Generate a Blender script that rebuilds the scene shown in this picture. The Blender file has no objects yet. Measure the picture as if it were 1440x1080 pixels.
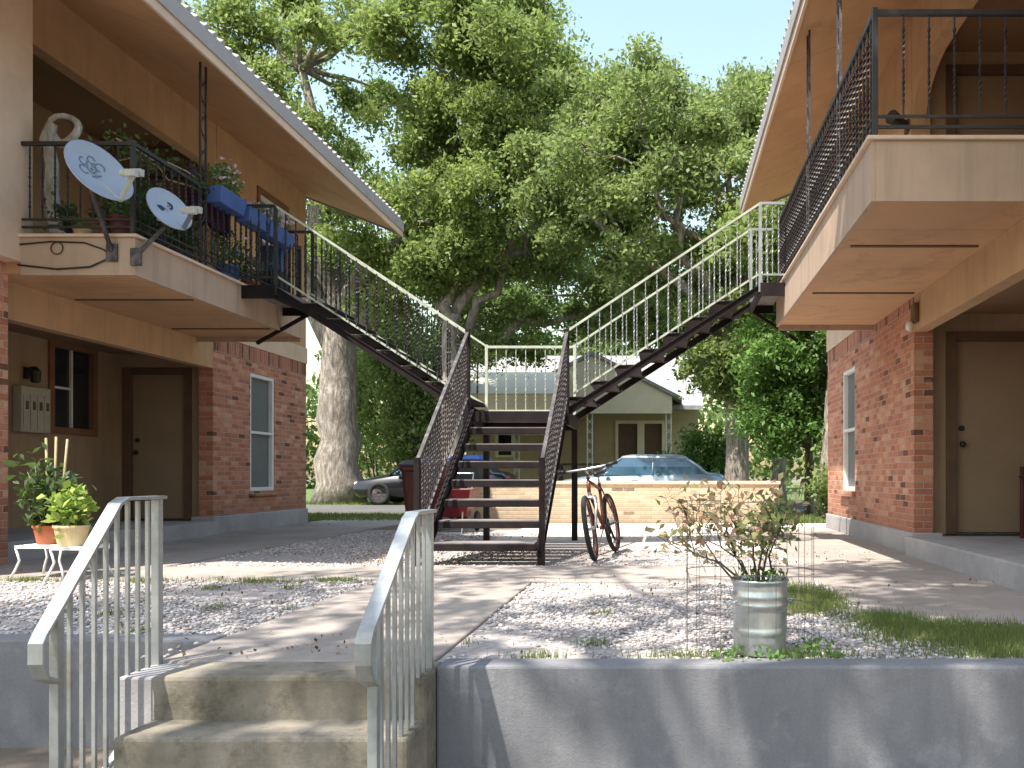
import bpy, bmesh, math, random
import numpy as np
from mathutils import Vector, Matrix

R = math.radians
random.seed(7)
rng = np.random.default_rng(11)
scene = bpy.context.scene
COL = scene.collection

# ------------------------------------------------------------------ camera, world, sun, exposure
EYE = 0.8
cam_d = bpy.data.cameras.new("camera")
cam = bpy.data.objects.new("camera", cam_d)
COL.objects.link(cam)
cam.location = (0, 0, EYE)
cam.rotation_euler = (R(90), 0, 0)
cam_d.sensor_width = 36.0
cam_d.lens = 30.0
cam_d.shift_x = -0.148
cam_d.shift_y = 0.0903
cam_d.clip_start = 0.05
cam_d.clip_end = 3000
scene.camera = cam

SUN_EL, SUN_AZ = R(62), R(38)          # elevation; swing from behind the camera towards the left
to_sun = Vector((-math.sin(SUN_AZ) * math.cos(SUN_EL), -math.cos(SUN_AZ) * math.cos(SUN_EL), math.sin(SUN_EL)))
world = bpy.data.worlds.new("World")
scene.world = world
world.use_nodes = True
wn = world.node_tree
wn.nodes.clear()
w_out = wn.nodes.new("ShaderNodeOutputWorld")
w_bg = wn.nodes.new("ShaderNodeBackground")
w_sky = wn.nodes.new("ShaderNodeTexSky")
w_sky.sky_type = 'NISHITA'
w_sky.sun_disc = False
w_sky.sun_elevation = SUN_EL
w_sky.sun_rotation = math.atan2(to_sun.x, to_sun.y)
w_sky.dust_density = 2.0
w_sky.ozone_density = 1.0
w_sky.air_density = 2.0
w_bg.inputs['Strength'].default_value = 0.15
wn.links.new(w_sky.outputs[0], w_bg.inputs[0])
wn.links.new(w_bg.outputs[0], w_out.inputs[0])

sun_d = bpy.data.lights.new("sun", 'SUN')
sun_d.energy = 5.0
sun_d.angle = R(0.5)
sun_d.color = (1.0, 0.95, 0.86)
sun = bpy.data.objects.new("sun", sun_d)
COL.objects.link(sun)
sun.rotation_euler = (-to_sun).to_track_quat('-Z', 'Y').to_euler()
sun.location = (-6, -8, 25)

scene.view_settings.view_transform = 'Standard'
scene.view_settings.look = 'None'
scene.view_settings.exposure = 1.05
scene.view_settings.gamma = 1.0
scene.render.engine = 'CYCLES'
scene.cycles.max_bounces = 8
scene.cycles.diffuse_bounces = 5
scene.cycles.transparent_max_bounces = 12

# ------------------------------------------------------------------ materials
def new_mat(name):
    m = bpy.data.materials.new(name)
    m.use_nodes = True
    nt = m.node_tree
    b = nt.nodes['Principled BSDF']
    return m, nt, b

def N(nt, t, **kw):
    n = nt.nodes.new(t)
    for k, v in kw.items():
        setattr(n, k, v)
    return n

def math_node(nt, op, a, b=None):
    n = N(nt, 'ShaderNodeMath', operation=op)
    for i, v in enumerate((a, b)):
        if v is None: continue
        if isinstance(v, (int, float)): n.inputs[i].default_value = v
        else: nt.links.new(v, n.inputs[i])
    return n.outputs[0]

def mix_col(nt, fac, a, b, mode='MIX'):
    n = N(nt, 'ShaderNodeMix', data_type='RGBA', blend_type=mode)
    for idx, v in ((0, fac), (6, a), (7, b)):
        if isinstance(v, (int, float)): n.inputs[idx].default_value = v
        elif isinstance(v, tuple): n.inputs[idx].default_value = v if len(v) == 4 else (*v, 1)
        else: nt.links.new(v, n.inputs[idx])
    return n.outputs[2]

def ramp(nt, fac, stops):
    n = N(nt, 'ShaderNodeValToRGB')
    el = n.color_ramp.elements
    while len(el) < len(stops): el.new(0.5)
    for e, (p, c) in zip(el, stops):
        e.position = p
        e.color = c if len(c) == 4 else (*c, 1)
    nt.links.new(fac, n.inputs[0])
    return n.outputs[0]

def noise(nt, vec, scale, detail=4, rough=0.6):
    n = N(nt, 'ShaderNodeTexNoise')
    n.inputs['Scale'].default_value = scale
    n.inputs['Detail'].default_value = detail
    n.inputs['Roughness'].default_value = rough
    if vec is not None: nt.links.new(vec, n.inputs['Vector'])
    return n.outputs['Fac']

def bump(nt, height, bsdf, strength=0.3, dist=0.01):
    n = N(nt, 'ShaderNodeBump')
    n.inputs['Strength'].default_value = strength
    n.inputs['Distance'].default_value = dist
    nt.links.new(height, n.inputs['Height'])
    nt.links.new(n.outputs[0], bsdf.inputs['Normal'])

def objvec(nt):
    return N(nt, 'ShaderNodeTexCoord').outputs['Object']

def surf(name, col, rough=0.7, var=0.25, scale=3.0, metal=0.0, bstr=0.15, bscale=60.0, stain=None, spec=0.4):
    """plain painted / cast / metal surface with uneven tone, optional stains and a fine grain"""
    m, nt, b = new_mat(name)
    v = objvec(nt)
    lo = tuple(c * (1 - var) for c in col); hi = tuple(min(1, c * (1 + var)) for c in col)
    c = ramp(nt, noise(nt, v, scale, 6, 0.65), [(0.3, lo), (0.7, hi)])
    if stain:
        scol, sscale, amount = stain
        f = ramp(nt, noise(nt, v, sscale, 8, 0.7), [(0.5, (0, 0, 0)), (0.72, (amount,) * 3)])
        c = mix_col(nt, f, c, scol)
    nt.links.new(c, b.inputs['Base Color'])
    b.inputs['Roughness'].default_value = rough
    b.inputs['Metallic'].default_value = metal
    b.inputs['Specular IOR Level'].default_value = spec
    if bstr: bump(nt, noise(nt, v, bscale, 3), b, bstr, 0.004)
    return m

def siding(name, col, period=0.2, groove=0.012, var=0.12):
    """vertical grooved plywood siding"""
    m, nt, b = new_mat(name)
    v = objvec(nt)
    sp = N(nt, 'ShaderNodeSeparateXYZ'); nt.links.new(v, sp.inputs[0])
    u = math_node(nt, 'ADD', sp.outputs[0], sp.outputs[1])
    f = math_node(nt, 'FRACT', math_node(nt, 'DIVIDE', u, period))
    g = math_node(nt, 'GREATER_THAN', f, groove / period)
    c = ramp(nt, noise(nt, v, 1.7, 6, 0.65), [(0.3, tuple(x * (1 - var) for x in col)), (0.7, tuple(x * (1 + var) for x in col))])
    mp = N(nt, 'ShaderNodeMapping'); mp.inputs['Scale'].default_value = (9, 9, 0.7); nt.links.new(v, mp.inputs[0])
    streak = ramp(nt, noise(nt, mp.outputs[0], 1.0, 5, 0.6), [(0.5, (0, 0, 0)), (0.78, (0.5,) * 3)])
    c = mix_col(nt, streak, c, tuple(x * 0.5 for x in col))
    nt.links.new(c, b.inputs['Base Color'])
    b.inputs['Roughness'].default_value = 0.75
    h = math_node(nt, 'ADD', math_node(nt, 'MULTIPLY', g, 1.0), math_node(nt, 'MULTIPLY', noise(nt, v, 40, 3), 0.15))
    bump(nt, h, b, 0.6, 0.008)
    return m

def bricks(name, cols, mortar, w=0.2, h=0.068, dark=0.065):
    m, nt, b = new_mat(name)
    v = objvec(nt)
    sp = N(nt, 'ShaderNodeSeparateXYZ'); nt.links.new(v, sp.inputs[0])
    wob = math_node(nt, 'MULTIPLY', math_node(nt, 'SUBTRACT', noise(nt, v, 14, 3), 0.5), 0.02)
    u = math_node(nt, 'ADD', math_node(nt, 'ADD', sp.outputs[0], sp.outputs[1]), wob)
    z = math_node(nt, 'ADD', math_node(nt, 'ADD', sp.outputs[2], 10.0), wob)
    rowf = math_node(nt, 'DIVIDE', z, h)
    row = math_node(nt, 'FLOOR', rowf)
    odd = math_node(nt, 'MULTIPLY', math_node(nt, 'MODULO', row, 2.0), 0.5)
    colf = math_node(nt, 'ADD', math_node(nt, 'DIVIDE', math_node(nt, 'ADD', u, 40.0), w), odd)
    colm = math_node(nt, 'FLOOR', colf)
    fu = math_node(nt, 'FRACT', colf); fz = math_node(nt, 'FRACT', rowf)
    eu = math_node(nt, 'MULTIPLY', math_node(nt, 'MINIMUM', fu, math_node(nt, 'SUBTRACT', 1.0, fu)), w)
    ez = math_node(nt, 'MULTIPLY', math_node(nt, 'MINIMUM', fz, math_node(nt, 'SUBTRACT', 1.0, fz)), h)
    edge = math_node(nt, 'MINIMUM', eu, ez)
    face = N(nt, 'ShaderNodeMapRange'); face.inputs[1].default_value = 0.003; face.inputs[2].default_value = 0.0075
    nt.links.new(edge, face.inputs[0])
    cmb = N(nt, 'ShaderNodeCombineXYZ'); nt.links.new(colm, cmb.inputs[0]); nt.links.new(row, cmb.inputs[1])
    wnz = N(nt, 'ShaderNodeTexWhiteNoise', noise_dimensions='2D'); nt.links.new(cmb.outputs[0], wnz.inputs['Vector'])
    n = len(cols)
    stops = [(0.0, tuple(x * 0.28 for x in cols[0]))] + [(dark + (1 - dark) * i / n, c) for i, c in enumerate(cols)]
    rp = N(nt, 'ShaderNodeValToRGB'); rp.color_ramp.interpolation = 'CONSTANT'
    el = rp.color_ramp.elements
    while len(el) < len(stops): el.new(0.5)
    for e, (p, c) in zip(el, stops):
        e.position = p; e.color = (*c, 1)
    nt.links.new(wnz.outputs['Value'], rp.inputs[0])
    c = mix_col(nt, ramp(nt, noise(nt, v, 9, 5), [(0.35, (0, 0, 0)), (0.75, (0.5,) * 3)]), rp.outputs[0], tuple(x * 0.6 for x in cols[0]))
    c = mix_col(nt, face.outputs[0], mortar, c)
    smear = ramp(nt, noise(nt, v, 5.5, 8, 0.75), [(0.57, (0, 0, 0)), (0.66, (0.4,) * 3)])
    c = mix_col(nt, smear, c, tuple(x * 1.05 for x in mortar))
    low_dark = N(nt, 'ShaderNodeMapRange'); low_dark.inputs[1].default_value = 0.25; low_dark.inputs[2].default_value = 0.75; low_dark.inputs[3].default_value = 0.4; low_dark.inputs[4].default_value = 0.0  # brick colour gets darker towards the bottom
    nt.links.new(math_node(nt, 'ADD', sp.outputs[2], math_node(nt, 'MULTIPLY', noise(nt, v, 3, 4), 0.25)), low_dark.inputs[0])
    c = mix_col(nt, low_dark.outputs[0], c, tuple(x * 0.45 for x in cols[0]))
    nt.links.new(c, b.inputs['Base Color'])
    b.inputs['Roughness'].default_value = 0.88
    hh = math_node(nt, 'ADD', face.outputs[0], math_node(nt, 'MULTIPLY', noise(nt, v, 50, 3), 0.4))
    bump(nt, hh, b, 0.8, 0.008)
    return m

def leaf_mat(name, cols, trans=0.35, rough=0.55):
    m, nt, b = new_mat(name)
    g = N(nt, 'ShaderNodeNewGeometry')
    c = ramp(nt, g.outputs['Random Per Island'], [(i / max(1, len(cols) - 1), c) for i, c in enumerate(cols)])
    big = noise(nt, objvec(nt), 0.55, 3)
    c = mix_col(nt, ramp(nt, big, [(0.35, (0, 0, 0)), (0.65, (0.45,) * 3)]), c, tuple(x * 1.35 for x in cols[-1]))
    nt.links.new(c, b.inputs['Base Color'])
    b.inputs['Roughness'].default_value = rough
    b.inputs['Specular IOR Level'].default_value = 0.35
    t = N(nt, 'ShaderNodeBsdfTranslucent')
    tc = mix_col(nt, 0.5, c, (0.2, 0.29, 0.06))
    nt.links.new(tc, t.inputs[0])
    mx = N(nt, 'ShaderNodeMixShader'); mx.inputs[0].default_value = trans
    nt.links.new(b.outputs[0], mx.inputs[1]); nt.links.new(t.outputs[0], mx.inputs[2])
    nt.links.new(mx.outputs[0], nt.nodes['Material Output'].inputs[0])
    return m

def island_mat(name, cols, rough=0.85, bscale=40):
    m, nt, b = new_mat(name)
    g = N(nt, 'ShaderNodeNewGeometry')
    c = ramp(nt, g.outputs['Random Per Island'], [(i / max(1, len(cols) - 1), c) for i, c in enumerate(cols)])
    nt.links.new(c, b.inputs['Base Color'])
    b.inputs['Roughness'].default_value = rough
    bump(nt, noise(nt, objvec(nt), bscale, 3), b, 0.3, 0.004)
    return m

def bark(name, col, pale):
    m, nt, b = new_mat(name)
    v = objvec(nt)
    mp = N(nt, 'ShaderNodeMapping'); mp.inputs['Scale'].default_value = (5, 5, 1.3); nt.links.new(v, mp.inputs[0])
    f = noise(nt, mp.outputs[0], 2.2, 8, 0.7)
    c = ramp(nt, f, [(0.32, tuple(x * 0.45 for x in col)), (0.5, col), (0.68, pale)])
    nt.links.new(c, b.inputs['Base Color'])
    b.inputs['Roughness'].default_value = 0.95
    bump(nt, f, b, 1.0, 0.06)
    return m

def glass_mat(name, col=(0.02, 0.025, 0.03), rough=0.06):
    m, nt, b = new_mat(name)
    v = objvec(nt)
    c = ramp(nt, noise(nt, v, 0.8, 2), [(0.3, tuple(x * 0.6 for x in col)), (0.7, tuple(x * 1.5 for x in col))])
    nt.links.new(c, b.inputs['Base Color'])
    b.inputs['Roughness'].default_value = rough
    b.inputs['Specular IOR Level'].default_value = 0.7
    return m

def car_paint(name, col, metal=0.4):
    m = surf(name, col, 0.28, 0.08, 2.0, metal, 0, 1)
    m.node_tree.nodes['Principled BSDF'].inputs['Coat Weight'].default_value = 0.8
    return m

def concrete(name, col, dark, dirt=0.6, sc=1.4, streaks=0.0):
    m, nt, b = new_mat(name)
    v = objvec(nt)
    c = ramp(nt, noise(nt, v, sc, 9, 0.68), [(0.28, dark), (0.62, col)])
    c = mix_col(nt, ramp(nt, noise(nt, v, 7, 8, 0.75), [(0.52, (0, 0, 0)), (0.75, (dirt,) * 3)]), c, tuple(x * 0.45 for x in dark))
    c = mix_col(nt, ramp(nt, noise(nt, v, 90, 3, 0.6), [(0.3, (0.35,) * 3), (0.6, (0, 0, 0))]), c, tuple(x * 0.6 for x in col))
    if streaks:                                             # rain streaks and splashed soil along the foot
        mp = N(nt, 'ShaderNodeMapping'); mp.inputs['Scale'].default_value = (7, 7, 0.5); nt.links.new(v, mp.inputs[0])
        c = mix_col(nt, ramp(nt, noise(nt, mp.outputs[0], 1.0, 7, 0.7), [(0.48, (0, 0, 0)), (0.75, (streaks,) * 3)]), c, tuple(x * 0.5 for x in dark))
        c = mix_col(nt, ramp(nt, noise(nt, v, 3.3, 9, 0.75), [(0.55, (0, 0, 0)), (0.62, (0.4,) * 3)]), c, tuple(min(1, x * 1.35) for x in col))
        sp = N(nt, 'ShaderNodeSeparateXYZ'); nt.links.new(v, sp.inputs[0])
        seam = math_node(nt, 'LESS_THAN', math_node(nt, 'FRACT', math_node(nt, 'DIVIDE', math_node(nt, 'ADD', sp.outputs[0], 40.35), 1.22)), 0.006)
        c = mix_col(nt, math_node(nt, 'MULTIPLY', seam, 0.0), c, tuple(x * 0.35 for x in dark))
    nt.links.new(c, b.inputs['Base Color'])
    b.inputs['Roughness'].default_value = 0.92
    bump(nt, math_node(nt, 'ADD', noise(nt, v, 130, 3), math_node(nt, 'MULTIPLY', noise(nt, v, 9, 4), 1.5)), b, 0.35, 0.006)
    return m

M = {}
PEACH = (0.48, 0.30, 0.17)
M['siding'] = siding('peach_siding', PEACH)
M['porch'] = siding('tan_porch_siding', (0.34, 0.235, 0.145))  # tan wall paint, taken darker for the shade inside the recesses
M['porch_ceiling'] = surf('shaded_porch_ceiling', (0.24, 0.15, 0.085), 0.7, 0.1, 1.5)  # shade of porch and gallery put into a darker ceiling colour
M['paint'] = surf('peach_paint', PEACH, 0.7, 0.1, 1.5, stain=((0.25, 0.15, 0.09), 1.1, 0.35))
def soffit_mat(name, col):
    m = surf(name, col, 0.7, 0.1, 0.9, stain=((0.26, 0.15, 0.08), 0.8, 0.5))
    nt = m.node_tree; b = nt.nodes['Principled BSDF']; src = b.inputs['Base Color'].links[0].from_socket
    v = objvec(nt); sp = N(nt, 'ShaderNodeSeparateXYZ'); nt.links.new(v, sp.inputs[0])
    seam = math_node(nt, 'LESS_THAN', math_node(nt, 'FRACT', math_node(nt, 'DIVIDE', math_node(nt, 'ADD', sp.outputs[1], 20.4), 1.22)), 0.008)
    ring = ramp(nt, noise(nt, v, 2.4, 3, 0.5), [(0.6, (0, 0, 0)), (0.63, (0.35,) * 3), (0.66, (0.08,) * 3)])
    c = mix_col(nt, ring, src, tuple(x * 0.55 for x in col))
    c = mix_col(nt, math_node(nt, 'MULTIPLY', seam, 0.55), c, tuple(x * 0.3 for x in col))
    nt.links.new(c, b.inputs['Base Color'])
    return m
M['soffit'] = soffit_mat('peach_soffit', (0.5, 0.30, 0.165))
M['soffit_plain'] = surf('peach_soffit', (0.5, 0.30, 0.165), 0.7, 0.08, 0.9, stain=((0.3, 0.17, 0.08), 0.7, 0.3))
M['fascia'] = siding('pale_fascia_boards', (0.41, 0.295, 0.215), 0.19, 0.01)
M['band'] = surf('pale_band_paint', (0.62, 0.47, 0.36), 0.7, 0.1, 2, stain=((0.3, 0.2, 0.15), 1.5, 0.3))
M['tan'] = surf('tan_door_paint', (0.27, 0.19, 0.125), 0.6, 0.1, 2)
M['dark_trim'] = surf('dark_brown_trim', (0.12, 0.068, 0.042), 0.6, 0.2, 5)
M['brown_trim'] = surf('brown_window_trim', (0.2, 0.1, 0.05), 0.6, 0.2, 5)
M['eave_grey'] = surf('grey_eave_metal', (0.34, 0.32, 0.32), 0.6, 0.18, 3, stain=((0.12, 0.1, 0.09), 3, 0.5))
M['shingle'] = surf('grey_shingles', (0.25, 0.24, 0.24), 0.9, 0.3, 8, bstr=0.5)
M['brick'] = bricks('red_brick', [(0.44, 0.175, 0.1), (0.55, 0.25, 0.155), (0.39, 0.14, 0.085), (0.58, 0.32, 0.21), (0.46, 0.19, 0.12), (0.5, 0.2, 0.11)], (0.45, 0.33, 0.27))
M['soldier'] = bricks('red_soldier_brick', [(0.40, 0.15, 0.09), (0.45, 0.18, 0.11), (0.34, 0.11, 0.07)], (0.45, 0.33, 0.27), w=0.07, h=0.22, dark=0.2)
M['tan_brick'] = bricks('tan_brick', [(0.58, 0.44, 0.3), (0.64, 0.5, 0.35), (0.52, 0.38, 0.25)], (0.56, 0.49, 0.4), dark=0.03)
M['base'] = concrete('grey_foundation', (0.42, 0.4, 0.4), (0.28, 0.26, 0.26), 0.4)
M['walk'] = concrete('walkway_concrete', (0.38, 0.33, 0.295), (0.245, 0.205, 0.18), 0.45, 1.1)
M['step'] = concrete('step_concrete', (0.33, 0.285, 0.23), (0.09, 0.078, 0.05), 0.95, 2.6)
M['wall_grey'] = concrete('retaining_wall_render', (0.205, 0.203, 0.217), (0.15, 0.148, 0.16), 0.3, 0.9, streaks=0.4)
M['pad'] = concrete('sunlit_yard_concrete', (0.66, 0.6, 0.55), (0.5, 0.44, 0.4), 0.3, 0.9)  # glare of the sunlit yard put into a paler concrete colour
M['road'] = concrete('street_asphalt', (0.12, 0.115, 0.11), (0.07, 0.07, 0.07), 0.3, 0.6)
M['fines'] = surf('pale_gravel_fines', (0.36, 0.32, 0.305), 0.95, 0.4, 26, bstr=0.9, bscale=120, stain=((0.2, 0.17, 0.13), 1.6, 0.6))
M['dirt'] = surf('courtyard_dirt', (0.17, 0.135, 0.105), 0.95, 0.45, 2.5, bstr=0.6, bscale=30, stain=((0.06, 0.07, 0.03), 1.8, 0.5))
M['turf'] = surf('lawn_ground', (0.085, 0.14, 0.035), 0.95, 0.4, 2.0, bstr=0.6, stain=((0.16, 0.12, 0.07), 0.5, 0.7))
M['stone'] = island_mat('white_limestone_gravel', [(0.16, 0.14, 0.135), (0.4, 0.36, 0.35), (0.52, 0.475, 0.465), (0.64, 0.6, 0.58), (0.44, 0.385, 0.37), (0.24, 0.2, 0.18)])
M['litter'] = island_mat('fallen_leaves', [(0.13, 0.075, 0.035), (0.22, 0.14, 0.07), (0.08, 0.05, 0.03), (0.2, 0.17, 0.07)])
M['grass'] = leaf_mat('grass_blades', [(0.06, 0.1, 0.022), (0.12, 0.17, 0.04), (0.2, 0.22, 0.075)], 0.25)
M['rail'] = surf('galvanised_handrail', (0.36, 0.38, 0.385), 0.38, 0.2, 9, 0.5, 0.1, 80, stain=((0.22, 0.18, 0.1), 6, 0.5))
M['sage'] = surf('pale_green_rail_paint', (0.4, 0.43, 0.35), 0.5, 0.2, 9, 0.0, 0.1, 60, stain=((0.2, 0.13, 0.08), 7, 0.5))
M['black'] = surf('black_wrought_iron', (0.022, 0.02, 0.022), 0.5, 0.3, 12, 0.0, 0.2, 60, stain=((0.07, 0.035, 0.02), 8, 0.5))
M['post_grey'] = surf('weathered_grey_iron', (0.06, 0.052, 0.054), 0.55, 0.4, 12, 0.1, 0.2, 60, stain=((0.3, 0.27, 0.25), 9, 0.6))
M['steel'] = surf('dark_stair_steel', (0.014, 0.01, 0.011), 0.7, 0.35, 8, 0.0, 0.2, 40, stain=((0.045, 0.022, 0.016), 5, 0.4), spec=0.15)
M['tread'] = concrete('stair_tread_fill', (0.24, 0.21, 0.21), (0.11, 0.095, 0.095), 0.5, 3)
M['glass'] = glass_mat('window_glass')
M['screen'] = surf('window_screen', (0.13, 0.14, 0.145), 0.5, 0.1, 2)
M['white'] = surf('white_window_paint', (0.7, 0.7, 0.69), 0.5, 0.08, 4)
M['dish'] = surf('dish_white_shaded', (0.34, 0.39, 0.48), 0.4, 0.05, 3, bstr=0)  # white dish; bluish shade and skylight are put into its colour
M['dish_mark'] = surf('dish_mark_grey', (0.14, 0.17, 0.24), 0.5, 0.1, 3, bstr=0)
M['dish_navy'] = surf('dish_mark_navy', (0.012, 0.02, 0.07), 0.5, 0.1, 3, bstr=0)
M['lnb'] = surf('dish_receiver_plastic', (0.45, 0.46, 0.42), 0.5, 0.1, 6)
M['terracotta'] = surf('terracotta', (0.42, 0.12, 0.05), 0.8, 0.2, 8, stain=((0.5, 0.35, 0.25), 6, 0.3))
M['cream_pot'] = surf('cream_clay', (0.62, 0.47, 0.26), 0.75, 0.12, 6)
M['brown_pot'] = surf('red_brown_pot', (0.12, 0.03, 0.022), 0.6, 0.2, 6)
M['blue_pot'] = surf('blue_plastic', (0.06, 0.11, 0.3), 0.45, 0.15, 4)
M['dark_pot'] = surf('dark_plastic', (0.025, 0.03, 0.04), 0.5, 0.2, 5)
M['soil'] = surf('potting_soil', (0.05, 0.035, 0.025), 1.0, 0.4, 30, bstr=0.8)
M['drift'] = bark('bleached_driftwood', (0.4, 0.36, 0.3), (0.6, 0.56, 0.5))
M['leaf_a'] = leaf_mat('pecan_leaves', [(0.08, 0.115, 0.034), (0.14, 0.195, 0.052), (0.2, 0.265, 0.075), (0.31, 0.37, 0.125)], 0.55)
M['leaf_b'] = leaf_mat('elm_leaves', [(0.1, 0.14, 0.045), (0.155, 0.21, 0.066), (0.215, 0.28, 0.095), (0.32, 0.38, 0.155)], 0.55)
M['leaf_c'] = leaf_mat('shrub_leaves', [(0.04, 0.09, 0.02), (0.08, 0.17, 0.035), (0.13, 0.24, 0.05)])
M['leaf_d'] = leaf_mat('dark_leaves', [(0.025, 0.05, 0.015), (0.045, 0.085, 0.024), (0.07, 0.115, 0.034)], 0.3)
M['leaf_far'] = leaf_mat('far_tree_leaves', [(0.08, 0.125, 0.04), (0.12, 0.185, 0.06), (0.17, 0.24, 0.08)], 0.5)
M['leaf_lime'] = leaf_mat('lime_leaves', [(0.12, 0.22, 0.03), (0.25, 0.38, 0.06), (0.42, 0.5, 0.13)], 0.35)
M['leaf_dry'] = leaf_mat('dry_shrub_leaves', [(0.36, 0.14, 0.1), (0.52, 0.36, 0.25), (0.42, 0.4, 0.16), (0.28, 0.33, 0.11), (0.62, 0.55, 0.38), (0.5, 0.28, 0.2)], 0.3)  # pinkish dry leaves, colours raised to stand in for sunlight on them
M['petal'] = leaf_mat('pale_petals', [(0.6, 0.5, 0.55), (0.45, 0.25, 0.4), (0.7, 0.65, 0.6)], 0.3)
M['purple'] = surf('dark_purple_cloth', (0.05, 0.012, 0.045), 0.9, 0.25, 5)
M['bark_grey'] = bark('grey_bark', (0.25, 0.21, 0.175), (0.5, 0.45, 0.39))
M['bark_brown'] = bark('brown_bark', (0.1, 0.075, 0.055), (0.22, 0.18, 0.14))
M['galv'] = surf('galvanised_can', (0.5, 0.54, 0.56), 0.34, 0.28, 7, 0.85, 0.1, 50, stain=((0.22, 0.2, 0.18), 5, 0.4))
M['wire'] = surf('rusty_wire', (0.1, 0.085, 0.075), 0.6, 0.3, 20)
M['tyre'] = surf('rubber', (0.02, 0.019, 0.02), 0.85, 0.2, 20)
M['bike'] = surf('rust_red_frame', (0.12, 0.035, 0.022), 0.4, 0.2, 12)
M['chrome'] = surf('bare_metal', (0.5, 0.5, 0.5), 0.3, 0.15, 10, 0.9, 0)
M['blackp'] = surf('black_plastic', (0.018, 0.018, 0.02), 0.5, 0.2, 8)
M['bin_brown'] = surf('brown_bin_plastic', (0.1, 0.03, 0.022), 0.5, 0.15, 4)
M['bin_lid'] = surf('grey_bin_lid', (0.06, 0.065, 0.075), 0.4, 0.2, 4)
M['red'] = surf('red_enamel', (0.13, 0.012, 0.016), 0.4, 0.15, 5)
M['blue'] = surf('bright_blue_plastic', (0.03, 0.1, 0.42), 0.4, 0.15, 4)
M['car_silver'] = car_paint('silver_blue_car_paint', (0.3, 0.38, 0.45))
M['car_black'] = car_paint('black_car_paint', (0.006, 0.006, 0.008), 0.0)
M['car_glass'] = glass_mat('car_glass', (0.05, 0.11, 0.17), 0.04)
M['lamp'] = surf('lamp_lens', (0.7, 0.66, 0.6), 0.2, 0.05, 4, bstr=0)
M['lens_red'] = surf('red_lens', (0.35, 0.02, 0.02), 0.2, 0.05, 4, bstr=0)
M['house_cream'] = surf('cream_house_paint', (0.72, 0.64, 0.5), 0.8, 0.08, 2)
M['house_tan'] = surf('tan_house_paint', (0.45, 0.36, 0.22), 0.8, 0.1, 2)
M['house_roof'] = surf('pale_grey_roof', (0.3, 0.29, 0.29), 0.85, 0.25, 6, bstr=0.4, stain=((0.2, 0.2, 0.22), 1.2, 0.6))
M['wood_dark'] = surf('dark_red_wood', (0.07, 0.02, 0.016), 0.4, 0.25, 8)
M['cushion'] = surf('white_cushion', (0.65, 0.62, 0.58), 0.9, 0.06, 5)
M['mailbox'] = surf('pale_mailbox_paint', (0.42, 0.39, 0.33), 0.6, 0.12, 6)
M['white_iron'] = surf('white_iron', (0.75, 0.74, 0.72), 0.45, 0.08, 8)
M['green_stem'] = surf('green_stem', (0.09, 0.12, 0.04), 0.7, 0.25, 10)
M['cane'] = surf('pale_cane', (0.33, 0.27, 0.15), 0.7, 0.2, 10)

# ------------------------------------------------------------------ mesh builder
WORLD = {}

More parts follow.
